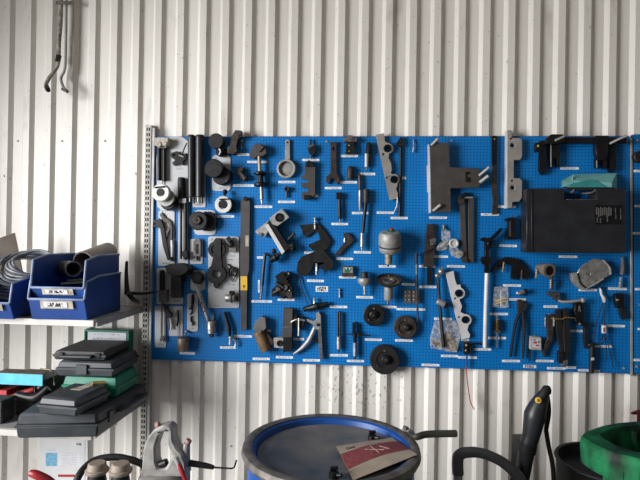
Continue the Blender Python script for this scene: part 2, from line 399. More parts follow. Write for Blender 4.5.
pb2, porg2 = board('pegboard', 'next blue pegboard beyond the grey post, cut off by the photo edge',
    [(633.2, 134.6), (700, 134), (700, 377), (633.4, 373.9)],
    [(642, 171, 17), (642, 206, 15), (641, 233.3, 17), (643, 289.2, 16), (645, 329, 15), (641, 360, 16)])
for x, y in [(637.8, 140.3), (637, 366.8)]:
    link('mounting_screw', [C(x, y, 1.1, 0, .5, 10)], shade_g, porg2, 0, pb2)
th('upright_post', 'narrow grey upright post between the two blue pegboards', 'post',
   Pt(None, shade_g, E([(630.5, 138), (632.6, 138), (633.0, 376), (630.8, 376)], -2.6, .5)))
th('adapter_knob', 'round black knob hanging on the pegboard beyond the grey post', 'knob',
   Pt(None, rub, Z(640.5, 156.5, [(0, 3), (1, 5.6), (3, 5.6), (3.5, 4.5)])))
th('clip_hook', 'small chrome clip low on the pegboard beyond the grey post', 'hook',
   Pt(None, st, T([(639, 304, 0), (639, 304, 2), (640.5, 306, 3)], .7)))

# bare wall pipes, top of the photo
th('conduit_pipe', 'dirty thick steel pipe on the cream wall bending aside to an open black end', 'pipe',
   Pt('pipe', dirty, tube3([W(61, -14, .07), W(60.5, 20, .07), W(59, 40, .07), W(58.5, 60, .07), W(56.5, 68, .075), W(48.5, 79, .09), W(46, 85, .10), W(47, 89, .13)], [.012, .012, .011, .010, .009, .010, .011, .011])),
   Pt('joint_nut', dks, tube3([W(59, 55, .07), W(57.6, 62, .07)], .0135, 8, False)),
   Pt('open_end', blk, tube3([W(46.8, 86.8, .13), W(48.2, 90.2, .155)], .0118, 10, False)))
th('conduit_pipe', 'thinner pale pipe on the cream wall ending in a small hooked foot', 'pipe',
   Pt('pipe', alu, tube3([W(66.5, -14, .06), W(66, 30, .06), W(65.5, 58, .06), W(64.5, 70, .06), W(61, 78, .065), W(62.5, 85, .08), W(65.5, 90, .10)], .0075)),
   Pt('foot', worn, tube3([W(62.5, 89, .09), W(67.5, 91.5, .11)], .009, 8, False)))
th('pipe_bracket', 'cross bracket holding the two pipes at the top edge of the photo', 'bracket',
   Pt(None, worn, hexa([W(56, 4.5, .03), W(69, 4.5, .03), W(69, 4.5, .088), W(56, 4.5, .088), W(56, 1, .03), W(69, 1, .03), W(69, 1, .088), W(56, 1, .088)])))
# ================================================================== TOOLS, hung from the pegboard (px, px, cm off the board)
HANG[0] = True
def backplate(label, pts, *text, hk=()):
    parts = [Pt('panel', plate, E(pts, .25, .5), bev=.0004)]
    for t in text: parts.append(Pt('printed_text', platetext, B(*t, .5, .53), bev=0))
    parts.append(Pt('hook_tab', shade_g, B(pts[0][0]+2, pts[0][1]-.3, pts[0][0]+4, pts[0][1]+2, 0, .8)))
    return th('backing_plate', label, 'backing plate', *parts)
def rr(x0, y0, x1, y1, r=1.5):
    return [(x0, y0+r), (x0+r*.3, y0+r*.3), (x0+r, y0), (x1-r, y0), (x1-r*.3, y0+r*.3), (x1, y0+r), (x1, y1-r), (x1-r*.3, y1-r*.3), (x1-r, y1), (x0+r, y1), (x0+r*.3, y1-r*.3), (x0, y1-r)]
backplate('largest pale plate with rounded top, behind the two black handles', [(158, 141), (166, 138), (175, 136), (183, 137.5), (188, 141), (188, 206), (183, 209.5), (161, 211), (157, 206), (156.5, 160)], (174, 167.5, 184.5, 170))
backplate('tall pale plate behind the black and grey forked spanners', [(158.5, 211), (174.5, 211), (174.5, 266), (158, 266)], (161, 262, 172, 264.2))
backplate('narrow pale plate behind the twin rods of the chain wrench', [(178.5, 206), (188, 206), (188, 267), (178, 267)])
backplate('pale plate showing below the two long black tubes', rr(192.5, 170, 205.5, 207.3, 1), (194.5, 203.6, 204, 206))
backplate('rounded pale plate behind the pair of large round sockets', rr(212, 155, 230.5, 191, 3), (217, 187, 229, 189.3))
backplate('rounded pale plate behind the black sprocket', rr(194, 210, 216, 235, 4))
backplate('small pale plate behind the dull grey block', rr(190, 239, 202.5, 264, 1), (191.5, 260, 201, 262.5))
backplate('big pale plate behind the black ring spanners', rr(208, 236.5, 239, 308, 2), (229, 255, 236, 257), (224, 258.8, 237, 260.6), (226, 283.5, 237, 285.4), (212, 289.8, 218, 291.5), (212, 304.5, 221, 306.8))
backplate('pale plate behind the thick black puck and block', rr(156.5, 268, 183, 304, 1), (172, 299.8, 182, 302))
backplate('tall narrow pale plate behind the long spindle wrench', rr(155, 306, 166, 347.5, 1), (157, 343, 165, 345.3))
backplate('pale plate behind the thin black punch', rr(169, 306, 182.5, 336, 1))
backplate('rounded pale plate behind the tiny hooks', rr(187, 293.5, 198, 331.5, 2.5), (188.5, 327.3, 196, 329.5))
backplate('rounded pale plate behind the head of the bent silver tool', rr(190.5, 270.5, 205, 290.5, 2.5))

th('bearing_separator', 'cream jaw block on two black handles at the top corner of the pegboard', 'puller',
   Pt('jaw_block', cream, B(154.5, 137.5, 168, 145.5, .6, 5), C(158.5, 144.2, 2.6, 5, 5.6), C(164.5, 143.5, 2.4, 5, 5.6)),
   Pt('jaw_face', worn, B(157, 145.5, 166.5, 148, 1, 4)),
   Pt('handle', blk, T([(159.2, 147.5, 2), (159.2, 180.5, 2)], 2.0, 12)), Pt('handle', blk, T([(164.4, 147.5, 2), (164.4, 181, 2)], 2.0, 12)),
   Pt('screw_spindle', st, T([(161.8, 147.5, 1.6), (162, 184, 1.6)], .7, 8)))
th('spring_clamp', 'small black double-jaw clamp on the largest pale plate', 'clamp',
   Pt('body', blk, E([(170.5, 153), (177, 151), (180, 155), (186, 153), (186.5, 158), (183, 161), (183, 165), (178, 163.5), (174, 165.5), (172, 163), (175, 160), (170.5, 157)], .6, 2.6, (174, 155, 1.3))),
   Pt('lever', dks, T([(182, 155, 2.6), (184.5, 148, 3), (187, 143, 3)], .7)), Pt('screw', st, T([(179, 155, 2.8), (184, 157, 3)], .6)))
for x, lab in ((191.4, 'narrower of the two long black tubes, beside the largest pale plate'), (199.8, 'wider of the two long black tubes, beside the round sockets')):
    w = 3.5 if x < 195 else 4.3
    th('puller_tube', lab, 'tube tool', Pt('tube', blp, T([(x, 136.5, 2.8), (x, 197, 2.8)], w, 18), C(x, 150, 1, 0, 1, 8), C(x, 186, 1, 0, 1, 8)),
       Pt('end_cap', rub, L((x, 135, 2.8), (x, 137.5, 2.8), [(0, w*.8), (.3, w*1.04), (1, w*1.04)])),
       Pt('bolt', st, T([(x-1.5, 197, 3), (x-1.5, 202, 3)], .8)), Pt('bolt', dks, T([(x+2.3, 197, 3), (x+2.6, 203.5, 3)], 1.1)))
th('bearing_socket', 'round dark socket above the larger one, showing a black side', 'socket',
   Pt('body', rub, Z(215.8, 140.8, [(.6, 6.5), (2, 7.6), (6.2, 7.6), (6.5, 7.0)], 24)),
   Pt('adapter', blk, Z(220.3, 151, [(.6, 5), (3, 5.4), (4.5, 3.2)], 18)), Pt('stud', lgry, T([(217, 146, 5), (220.5, 151, 5.4), (219, 155, 5)], .8)))
th('sleeve_socket', 'large round grey-faced socket overlapping its black sleeve on the rounded plate', 'socket',
   Pt('rear_sleeve', rub, Z(221.2, 175.5, [(.6, 9), (6, 9.2), (6.6, 8.4)], 28)),
   Pt('front_cap', dks, Z(213.6, 168.2, [(3, 8.6), (9.4, 9.2), (10, 8.6)], 28)), Pt('grip_bolt', worn, C(226.5, 180.5, 1.1, 6, 7.2, 8)))
th('hub_puller', 'white-faced hub puller with a black centre on the largest pale plate', 'puller',
   Pt('rear_body', dks, Z(167.8, 202, [(.6, 7.5), (3, 8.5), (5.5, 8), (6, 7)], 28)),
   Pt('collar', alu, Z(165.6, 197.8, [(5, 8.4), (7, 8.8), (7.5, 8.2)], 28)),
   Pt('face_ring', lgry, Z(161.2, 192.6, [(7, 8.6), (9.6, 9), (10.2, 8.2), (10.2, 4), (9.4, 3.4)], 28)),
   Pt('centre_bore', blk, C(160.8, 192.2, 3.4, 9, 10.5)), Pt('cross_bar', dks, T([(154.5, 187.6, 10.8), (165, 186.6, 10.8)], .8)))
th('chain_wrench', 'black-gripped wrench with twin steel rods hanging beside the largest pale plate', 'wrench',
   Pt('grip', rub, T([(181.5, 177.5, 2.2), (181.5, 182, 2.2), (182, 199, 2.2)], [3.2, 3.9, 3.9], 14)),
   Pt('collar', st, B(178.5, 198, 186, 203, 1.2, 3.4)), Pt('rod', dks, T([(181, 202, 2), (181, 259, 2)], 1.25, 10)), Pt('rod', gun, T([(185.4, 202, 2), (185.4, 259, 2)], 1.7, 10)),
   Pt('latch', blk, E([(182.5, 251), (187, 251), (187.5, 257), (184, 258.5), (181.5, 255)], 1, 4)))
th('pulley_holder', 'white-faced ring tool with a black knob under the large round sockets', 'puller',
   Pt('body', dks, Z(227.5, 205.5, [(.3, 7), (3, 7.8)], 24)),
   Pt('face_ring', lgry, Z(223.6, 204.6, [(2, 7.6), (5, 8.6), (5.4, 8.2), (5.4, 4.6), (4.4, 4.2)], 28)), Pt('centre_bore', blk, C(223.3, 204.2, 4.0, 4.2, 5.6)),
   Pt('cross_bar', dks, T([(219.5, 199.4, 6), (229, 199, 6)], .7)), Pt('knob', blk, S(225, 191.8, 3.5, 2.6), T([(225, 192, 3), (224.6, 199, 4.5)], 1.1)))
def gear(x, y, r, n=16, k=.9): return [(x+(r if i % 4 < 2 else r*k)*math.cos(i*2*math.pi/(4*n)), y+(r if i % 4 < 2 else r*k)*math.sin(i*2*math.pi/(4*n))) for i in range(4*n)]
th('drive_sprocket', 'black toothed sprocket with a stepped hub on the square pale plate', 'sprocket',
   Pt('rear_disc', rub, E(gear(206.5, 221.2, 10, 14, .93), .6, 3.6)), Pt('front_disc', dks, Z(197.8, 220.8, [(3, 9), (7, 9.4), (7.6, 8.7)], 28)),
   Pt('hub', gun, Z(196.6, 220.2, [(7, 4.4), (8.6, 4.2), (9, 3.6)])), Pt('hub_bore', blk, C(196.3, 220, 1.7, 8.5, 9.2, 12)))
th('guide_block', 'dull grey rectangular block with a ring on the small pale plate', 'block',
   Pt('block', worn, B(193.2, 241, 200.6, 256.5, .6, 2.4), E([(193.2, 241), (195, 238.5), (199, 238.5), (200.6, 241)], .6, 2.2)), Pt('slot', blk, B(195.5, 244, 198.5, 254, 2.4, 2.5)), Pt('ring_stem', dks, T([(197, 256, 1.5), (197, 260.5, 1.5)], 1.1)))
th('face_spanner', 'black forked spanner with open claw hanging beside the grey one', 'spanner',
   Pt('claw', blk, E([(153, 219), (158, 221), (158.5, 218), (161.5, 221), (163.5, 226), (161, 228.5), (156, 226.5), (152.5, 227.5), (152.5, 225.3), (156, 224), (153, 222)], 1, 2.6)),
   Pt('handle', blk, E([(159.5, 225), (163.5, 225), (166, 240), (170, 259.5), (167.5, 260.5), (163, 247)], 1, 2.4)))
th('face_spanner', 'light grey forked spanner with slotted shank beside the black one', 'spanner',
   Pt('fork', slab, E([(159.5, 215), (161.5, 212.5), (165, 217.5), (168, 219), (171, 222), (172, 226), (172, 239), (170, 240), (170.5, 229), (168, 233), (166.5, 240), (164.5, 233), (169, 226), (168, 223), (164, 222)], .6, 1.8)),
   Pt('shank', lgry, T([(171.8, 240, 1.4), (172.2, 246, 1.4), (172, 257, 1.4)], [1.1, 1.6, 1.1])), Pt('tip', dks, T([(172, 257, 1.4), (171.5, 261, 1.4)], 1.4)))
th('rubber_puck', 'thick black round puck tool standing out over a black block', 'puller',
   Pt('puck', rub, E([(165, 265.5), (170, 263.8), (180, 263.5), (186, 265.5), (188.5, 269), (186, 272.5), (181, 275.5), (170, 275.5), (166, 271)], .6, 8)),
   Pt('rear_disc', blk, Z(186, 270.5, [(.6, 5), (4, 5.6), (5, 5)], 20)), Pt('block', blp, B(170.8, 274, 181.2, 298, .6, 4.4)), Pt('side_lug', blk, B(181, 271, 184, 282, .6, 3)))
th('spindle_wrench', 'long thin spindle wrench with black grip and forked foot on the narrow plate', 'wrench',
   Pt('grip', rub, T([(162.2, 270, 3), (162.2, 274, 3), (162.2, 290, 3)], [2, 2.8, 2.6], 12)), Pt('gear_housing', worn, B(158.5, 290, 166.8, 302, 1, 4)),
   Pt('shaft', worn, T([(161.8, 302, 2), (161.6, 338, 2)], 1.0)), Pt('fork_foot', worn, E([(160.8, 336), (162.6, 336), (163.8, 339), (163.2, 342.3), (161.7, 339.5), (160.2, 342.3), (159.5, 339)], 1.4, 2.6)))
th('hose_pliers', 'black curved pliers with pale legs beside the spindle wrench', 'pliers',
   Pt('head', blk, E([(163.5, 304), (167, 307), (169, 312), (171.5, 314), (171, 318), (167.5, 318), (164, 311)], 1, 3)),
   Pt('leg', st, T([(170, 317, 2), (171.6, 324, 2), (171, 330, 2)], 1.0)), Pt('leg', worn, T([(168.5, 317, 2), (169, 324, 2), (170, 330, 2)], .9)))
th('drift_punch', 'thin black punch with pale tip on the small plate below the puck', 'punch',
   Pt('shaft', blk, T([(177.6, 310, 1.6), (177.8, 320, 1.6), (176.8, 326, 1.6)], [1.2, 1.4, .9])), Pt('tip', lgry, T([(176.8, 326, 1.6), (176.5, 336, 1.6)], [.8, .5])))
for (y, l) in ((298, 'upper tiny black bracket on the rounded plate of small hooks'), (308.5, 'middle tiny black ring on the rounded plate of small hooks'), (318, 'lowest tiny black hook on the rounded plate of small hooks')):
    if y < 300: sh = [T([(193, 294.5, 1.2), (192.6, 304.5, 1.2)], 1.5)]
    elif y < 312: sh = [T([(189, 308.5, 1), (192, 309, 1.2), (191.6, 313, 1.2), (190, 314.5, 1)], .8), T([(192, 305, 1), (192, 309, 1.2)], 1.2)]
    else: sh = [T([(191.5, 316, 1.2), (191, 320, 1.2), (193, 323.5, 1.2), (192, 325.5, 1.2)], 1.0)]
    th('small_hook', l, 'hook', Pt(None, blk, *sh))
th('water_pump_wrench', 'bent silver tube tool with a black head and wide steel cup', 'wrench',
   Pt('head', blk, E([(191, 272.5), (196, 271.5), (202, 275), (202.5, 280), (199.5, 284.5), (193.5, 283.5), (190.5, 278)], .6, 4.4), C(198.5, 278.5, 3, 4.4, 5)),
   Pt('tube', st, T([(195.5, 284, 3), (201.5, 300, 3), (208.5, 320.5, 3)], [2.0, 1.9, 2.1], 12)), Pt('rings', worn, *[L((201+i*1.6, 302+i*4.4, 3), (201.4+i*1.6, 303.2+i*4.4, 3), [(0, 2.4), (1, 2.4)]) for i in range(3)]),
   Pt('cup', st, L((211.5, 320.5, 3), (211.5, 333, 3), [(0, 4.2), (.06, 4.7), (.7, 4.7), (.72, 4.3), (1, 4.3)], 20)),
   Pt('square_drive', dks, B(209.5, 333, 213, 337.5, 2, 4)), Pt('side_pin', worn, T([(213.5, 314, 3), (213.5, 320.5, 3)], 1)))
def arc(x, y, r, a0, a1, n=14): return [(x+r*math.cos(math.radians(a0+(a1-a0)*i/n)), y+r*math.sin(math.radians(a0+(a1-a0)*i/n))) for i in range(n+1)]
th('ring_spanner', 'black spanner with two big split rings on the big pale plate', 'spanner',
   Pt('upper_ring', dks, E(arc(216.5, 249.5, 8.6, 115, 262)+arc(216.5, 249.5, 5.4, 262, 115), .6, 2.4), E(arc(216.5, 249.5, 8.6, -70, 60)+arc(216.5, 249.5, 5.8, 60, -70), .6, 2.4)),
   Pt('bar', dks, E([(213.8, 240), (216, 238), (219.5, 238), (221, 240), (221, 257), (222.5, 268), (210.5, 268), (213, 257)], .8, 3.1)),
   Pt('lower_ring', dks, E(arc(216.2, 274.2, 9.8, 0, 359.9, 24), .8, 3, arc(216.4, 274, 4.0, 0, 337.5, 15))),
   Pt('tail', dks, E([(213.2, 280), (219.2, 280), (219, 286.5), (216.2, 289), (213.5, 286.5)], .8, 2.6)))
th('slide_hammer_end', 'black cylinder lying over a square end at the big plate top', 'adapter',
   Pt('cylinder', blk, L((226.5, 238.5, 3), (232, 245.5, 3), [(0, 3.4), (.05, 3.7), (1, 3.7)], 16)), Pt('square_end', worn, E([(229.5, 246), (236, 245), (236, 252), (229.5, 252)], .6, 2.4)), Pt('ring_nut', blk, C(229, 239.5, 2.2, 5, 6)))
th('oil_filter_clamp', 'small black ring clamp with a pointed screw on the big pale plate', 'clamp',
   Pt('band', blk, E(arc(232.6, 271.5, 5, 0, 359.9, 20), .8, 2, arc(232.6, 271.5, 3.7, 0, 340, 17))), Pt('legs', dks, T([(228.5, 275, 1.4), (232.5, 281.5, 1.4), (236.5, 275, 1.4)], .7, 6, False), T([(228, 264, 1.4), (231, 267, 1.4)], .8)),
   Pt('inner_hook', dks, T([(231, 275, 1.4), (231.5, 270, 1.6), (235, 269, 1.6), (235.5, 273, 1.4)], .8)))
th('hub_socket', 'short silver hub socket with black collar low on the big plate', 'socket',
   Pt('barrel', st, L((225.5, 298, 2.8), (235, 298, 2.8), [(0, 3.2), (.1, 3.9), (.9, 3.9), (1, 3.4)], 18)), Pt('collar', blk, L((229.5, 292.5, 3), (234.5, 292.5, 3), [(0, 1.8), (1, 1.8)]), T([(237, 296, 2.4), (237.5, 301, 2.4)], 1)),
   Pt('flange', worn, L((231, 297.7, 2.8), (232.5, 297.7, 2.8), [(0, 5.2), (1, 5.2)], 18)))
th('axle_lever', 'long dark grey lever bar with a yellow sticker near its middle', 'lever bar',
   Pt('bar', slab, E([(240.6, 203), (242, 199), (244, 197.3), (247.5, 197.3), (249.3, 200), (250, 203), (249.2, 270), (247.4, 276), (247, 293), (246.6, 330), (240.6, 330.5), (240.4, 293), (240.4, 276), (239.9, 270)], .3, 2.2)),
   Pt('hanging_eye', blk, Z(245.4, 198.6, [(2, 2.3), (3, 2.3), (3, 1.2)])), Pt('sticker', yel, B(240.6, 276.2, 247.2, 290.3, 2.2, 2.25), subs=[Pt('print', blk, E([(242.5, 285.3), (245.5, 285.3), (244, 288.5)], 2.25, 2.3, (244, 286.2, .5)), bev=0)], bev=0),
   Pt('paper_tag', cream, B(245.4, 235.5, 248.6, 246.2, 2.2, 2.25), bev=0))
th('valve_compressor', 'brown-grey slanted clamp standing above the board top edge', 'clamp',
   Pt('arm', gun, E([(231.5, 136), (235.3, 130), (241.5, 130.5), (241.5, 136), (238, 139), (236, 147), (229, 148)], 1, 4)), Pt('foot', gun, E([(227.5, 146), (236, 146), (237, 151), (233, 154), (227, 153)], .3, 5)), Pt('pad', blk, C(240, 136, 2, 3, 4.6)))
th('clip_puller', 'small dark brown two-piece puller beside the dark grey lever bar', 'puller',
   Pt('body', gun, E([(236, 170), (240, 166.5), (244, 168), (242, 172), (247, 177), (246, 181), (242.5, 181), (239, 175.5), (236.5, 174)], .3, 3)), Pt('barrel', gun, L((240, 172, 3), (246, 179, 3), [(0, 2), (.7, 2.2), (.72, 2.8), (1, 2.8)])))
th('eye_bolt', 'tiny silver eye bolt beside the slanted clamp', 'bolt', Pt(None, st, T([(241.5, 141, .8), (241.5, 149.5, .8)], .7), S(241.5, 141, .8, 1.3), S(241.5, 147, .8, 1.2)))
th('flange_puller', 'grey wedge-headed puller with yellowed shaft and two black discs', 'puller',
   Pt('head', slab, E([(249.3, 156.5), (252.3, 146.5), (253.6, 144), (259, 143.2), (264.8, 145.6), (266.6, 153.3), (262.5, 156), (257.5, 155.5), (253.5, 158.3)], .3, 4.5), E([(253, 147), (259, 143.6), (264, 147), (259, 152)], 4.5, 5.6)),
   Pt('shaft', tan, T([(259.2, 156, 3), (260, 172, 3)], 1.9, 12)), Pt('disc', blk, L((260.2, 171.5, 3), (260.3, 175.5, 3), [(0, 4), (.3, 6.2), (.7, 6), (1, 3.5)], 20)),
   Pt('neck', rub, T([(260.4, 175, 3), (260.8, 183, 3)], 2.8, 12)), Pt('disc', blk, L((261.2, 182.5, 3), (261.3, 187, 3), [(0, 5), (.3, 7.5), (.7, 7.2), (1, 3.5)], 22)),
   Pt('spindle', st, L((261.5, 187, 3), (262, 204.5, 3), [(0, 1.9), (.7, 1.9), (.72, 1.2), (1, .9)], 12)))
th('bearing_driver', 'silver ring holder with a flat handle and grey disc inside', 'ring holder',
   Pt('handle', alu, E([(285.2, 140.5), (286.5, 139.3), (288.5, 139.3), (289.8, 140.5), (290, 161), (284.8, 161)], .4, 1.6, (287.5, 142.3, 1.0))),
   Pt('ring', alu, Z(286.8, 169.2, [(.3, 9.4), (2.8, 9.4), (3, 9.1), (3, 7.4), (2.6, 7.1), (.6, 7.1)], 32)), Pt('inner_disc', alu, Z(286.9, 169.2, [(.3, 7.2), (.9, 7.2), (1.1, 6.2)], 28)),
   Pt('pointer_lug', alu, E([(276.6, 169), (279, 166.8), (280, 171.5)], .8, 2)))
th('hex_bolt', 'short brown bolt with hollow head below the silver ring holder', 'bolt',
   Pt('head', gun, Z(286.9, 189, [(.2, 2.4), (2.6, 2.8), (2.8, 2.4), (2.8, 1.4), (2, 1.2)], 14)), Pt('shank', gun, T([(287, 190, 1.2), (286.8, 197.5, 1.2)], 1.2)))
th('terminal_puller', 'small dark bracket tool with pale plate above the notched block', 'puller',
   Pt('body', dks, E([(307, 147), (311, 144), (315, 146), (316, 151), (312, 156.5), (309, 153)], .3, 2.8)), Pt('plate', worn, E([(307.5, 146.5), (313.5, 143.6), (315.2, 145), (309, 148.2)], 2.8, 3.4)), Pt('stud', dks, T([(310.5, 139.5, 1.4), (310.5, 145, 1.8)], 1.1), T([(311, 155, 1.2), (311, 159, 1.2)], .8)))
th('notched_block', 'dark grey slab with three square notches on one side', 'slab tool',
   Pt('slab', slab, E([(305.2, 163.5), (309, 162.5), (315.4, 167.5), (315.2, 195), (307, 199.8), (302, 198.8), (301.8, 192.5), (308, 191.7), (308, 188), (301.2, 187), (301, 183.3), (308, 182.3), (308, 180), (302, 178.8), (300.6, 176.5), (304.5, 174.5), (304.5, 166.5)], .3, 2.8)),
   Pt('hook_block', blk, E([(305.5, 166.5), (306, 161.5), (309, 160.3), (313, 161.5), (314, 166.5)], .3, 4)), Pt('foot_block', blk, B(304, 195, 310, 200, 2.8, 3.6)))
th('combination_wrench', 'brown combination wrench hanging with its open jaw down', 'wrench',
   Pt(None, gun, E([(329.6, 143.5), (330.6, 141.3), (332, 142.2), (334.8, 142.2), (336.4, 141.2), (337.3, 143.5), (336.5, 146), (336.7, 172.5), (339.6, 177), (340, 181), (337.2, 184.3), (335.6, 181.8), (334.8, 178.6), (330.8, 178.6), (330, 181.8), (328.4, 184), (325.8, 180.8), (326.4, 176.8), (330.4, 172.5), (330.5, 146)], .4, 2, [(332.6, 147), (334.5, 147), (334.5, 150), (332.6, 150)])))
th('valve_spring_press', 'boxy steel press with brass pins on the board top edge', 'press',
   Pt('head', worn, B(343.2, 137.8, 357.2, 141.5, .4, 4), B(347, 135.3, 353, 140, 1, 4.4)), Pt('frame', dks, E([(346.5, 141.5), (354, 141.5), (355, 154), (345.5, 154)], .4, 3.2)), Pt('pin', brass, S(349.3, 141, 3.6, .9)), Pt('pin', brass, S(349.3, 145.5, 3.6, .9)), Pt('pin', brass, S(349.4, 151.2, 3.6, .9)))
th('guide_pin', 'black-topped silver guide pin on the board, nearest above the long black rod', 'pin',
   Pt('cap', blk, L((369.2, 142.5, 2), (368.6, 154, 2), [(0, 1.8), (.2, 2.6), (1, 3.2)])), Pt('body', lgry, L((366.6, 153.5, 2), (366.4, 167, 2), [(0, 1.7), (1, 1.7)])), Pt('sleeve', dks, L((369, 153.5, 1.6), (368.5, 166.5, 1.6), [(0, 2), (1, 1.8)])), Pt('tip', worn, T([(366.8, 167, 1.8), (366.6, 171.2, 1.8)], .9)))
th('oval_cap', 'dark oval cap below the steel press', 'cap', Pt(None, gun, L((350.4, 166, 1.6), (350.2, 179.5, 1.6), [(0, 1.2), (.15, 3), (.4, 3.7), (.75, 3.4), (.95, 3), (1, 2.2)], 16), T([(348.5, 177, 1.2), (352, 179.5, 1.2)], 1.4)))
th('angle_key', 'small black angled key above the silver-tipped pin', 'key',
   Pt('bend', gun, T([(357.5, 175.8, 1.6), (359.5, 176, 1.6), (360, 190, 1.6)], 1.6)), Pt('pin', st, L((360, 190, 1.6), (360, 210.5, 1.6), [(0, 1.5), (.85, 1.5), (.9, .9), (1, .8)])))
th('slide_bar', 'long black rod with a silver end and thicker dark top', 'rod tool',
   Pt('top_sleeve', gun, T([(366, 189.5, 2.4), (366, 203, 2.4)], 2.9, 14)), Pt('rod', blk, T([(365.8, 203, 2.4), (363.6, 225, 2.4), (363, 233.5, 2.4)], [1.9, 1.6, 1.5], 12)), Pt('silver_end', st, L((362.4, 233, 2.4), (362, 250.5, 2.4), [(0, 2), (.8, 2), (.83, 1.1), (1, .9)], 14)))
th('square_extension', 'black square-headed extension bar above its white label', 'bar tool',
   Pt('square_head', blk, B(336.2, 192.3, 341.4, 199, .4, 3)), Pt('bar', dks, L((339.4, 199, 1.8), (340, 219, 1.8), [(0, 1.5), (.4, 1.9), (.9, 1.9), (1, 1.4)])), Pt('tip', worn, T([(340, 219, 1.8), (340, 222, 1.8)], .8)))
def cam_plate(label, pts, h, small, m):
    th('camshaft_plate', label, 'plate tool', Pt('plate', m, E(pts, 1.2, 2.4, *h, *small)), *[Pt('bushing', blk, E(arc(x, y, r*1.12, 0, 342, 19), 1.1, 2.9, arc(x, y, r*.8, 0, 342, 19))) for x, y, r in h],
       Pt('spacer_peg', dks, *[C(x, y, r*.9, 0, 1.3, 8) for x, y, r in small]))
cam_plate('slanted grey plate with two round bores beside the silver canister', [(375.8, 135), (384, 133), (385, 141.5), (388, 143)]+arc(387.8, 148.3, 5.3, -80, 75)+[(389, 154.5), (388.5, 158), (391, 163), (391.8, 170), (390.8, 173)]+arc(394.2, 179.3, 5.3, -110, 60)+[(397.8, 184.5), (396, 189), (397.8, 193), (397.6, 198.3), (389.6, 200.2)],
   [(387.4, 148.3, 3.5), (394, 179.4, 3.4)], [(383.3, 154.2, 1.2), (387.0, 177.6, 1.0)], gry)
th('slim_rod', 'thin black rod hanging behind the slanted grey plate', 'rod tool',
   Pt('head', dks, E([(396, 143.5), (401, 136.5), (403, 139), (403, 146), (399.5, 147)], .3, 2.6)), Pt('rod', blk, T([(401, 146, 1), (400.2, 190, 1), (399.6, 216.5, 1)], 1.5, 10)), Pt('side_wire', st, T([(397.3, 197, 2.5), (397, 205, 2), (394.2, 212, 1)], .6)))
th('wire_hook', 'thin chrome wire hook hanging from the board top edge', 'hook', Pt(None, st, T([(413.6, 139, .8), (413.6, 146, 1.4), (413, 151, 1.2)], .7), S(413.8, 147, 1.4, 1.1), S(413.2, 151.5, 1.3, 1.2)))
th('engine_bracket', 'largest grey steel T-shaped bracket with round pegs sticking out', 'bracket tool',
   Pt('plate', slab, E([(430, 147), (437, 142), (449, 143), (449.7, 167), (479.5, 168.5), (481.5, 180), (478.5, 187.8), (450.5, 188.3), (451, 212.3), (431.3, 212.6)], 4.2, 5.2)),
   Pt('return_edge', lgry, E([(428.6, 143.5), (430, 147), (431.3, 212.6), (429.8, 212.8)], .3, 5)),
   Pt('slot', blk, B(465.5, 171.8, 467.6, 182, 5.2, 5.25), B(467.6, 171.8, 470.3, 174.4, 5.2, 5.25), B(467.6, 177.2, 471, 182.3, 5.2, 5.25), bev=0),
   Pt('peg', alu, T([(431.5, 145.3, 5), (438.2, 138.5, 7)], 1.6, 12)), Pt('peg', alu, T([(479.3, 175.6, 5), (489.5, 167, 8)], 1.5, 12)), Pt('peg', alu, T([(480, 182.3, 5), (488.8, 175.6, 8)], 1.8, 12)), Pt('peg', alu, T([(433.3, 211, 5), (440.8, 204.6, 7)], 1.6, 12)),
   Pt('rivet', worn, *[C(x, y, .6, 5.2, 5.4, 8) for x, y in ((432, 166.5), (446.5, 166.5), (433, 188), (449, 188.2))]))
th('paper_card', 'pale lilac card tucked behind the T-shaped bracket', 'card', Pt(None, purple, E([(426.6, 165.2), (430.5, 165.2), (431, 192.8), (427.2, 192.4)], .1, .25)))
th('flat_bar', 'dark grey flat bar with brown clip, beside its wider twin', 'bar tool',
   Pt('bar', slab, E([(459.3, 200), (464.8, 200), (467.2, 261.5), (461.8, 261.5)], .4, 2)), Pt('clip', gun, E([(458, 199), (461, 196.5), (464.6, 197.3), (464.4, 203.5), (458.5, 204)], 2, 3.6)), Pt('foot', gun, E([(461.5, 259.5), (467.5, 259), (468.5, 262.5), (463, 262.8)], 1, 3.4)))
th('flat_bar', 'wider dark flat bar hung with its top bent over', 'bar tool',
   Pt('bar', slab, E([(468.3, 197.5), (474, 197.5), (473.6, 262.8), (468.6, 262.8)], .4, 2)), Pt('bent_top', worn, E([(459.5, 197), (473.9, 197), (473.9, 198.6), (460, 198.6)], .4, 3)))
th('socket_rail', 'small dark pincer with pale rim under the T-shaped bracket', 'pincer',
   Pt('rail', alu, T([(459.5, 197.5, 3), (473, 197.5, 3)], .8)), Pt('jaw', dks, E([(458, 198), (462, 194), (466.5, 191.5), (466, 196), (463, 198)], 1, 4)))
th('long_feeler_bar', 'slender bar, black above and brown below, hanging at the board top', 'bar tool',
   Pt('upper_bar', blk, B(492.2, 135.6, 496.9, 164.5, .5, 2.2)), Pt('lower_bar', gun, E([(492.6, 164.5), (496.8, 164.5), (497, 194), (498, 198), (497, 214.3), (492.4, 214.3), (493, 198), (492, 194)], .5, 1.8)), Pt('rivet', brass, C(494.8, 139, .8, 2.2, 2.5, 8)))
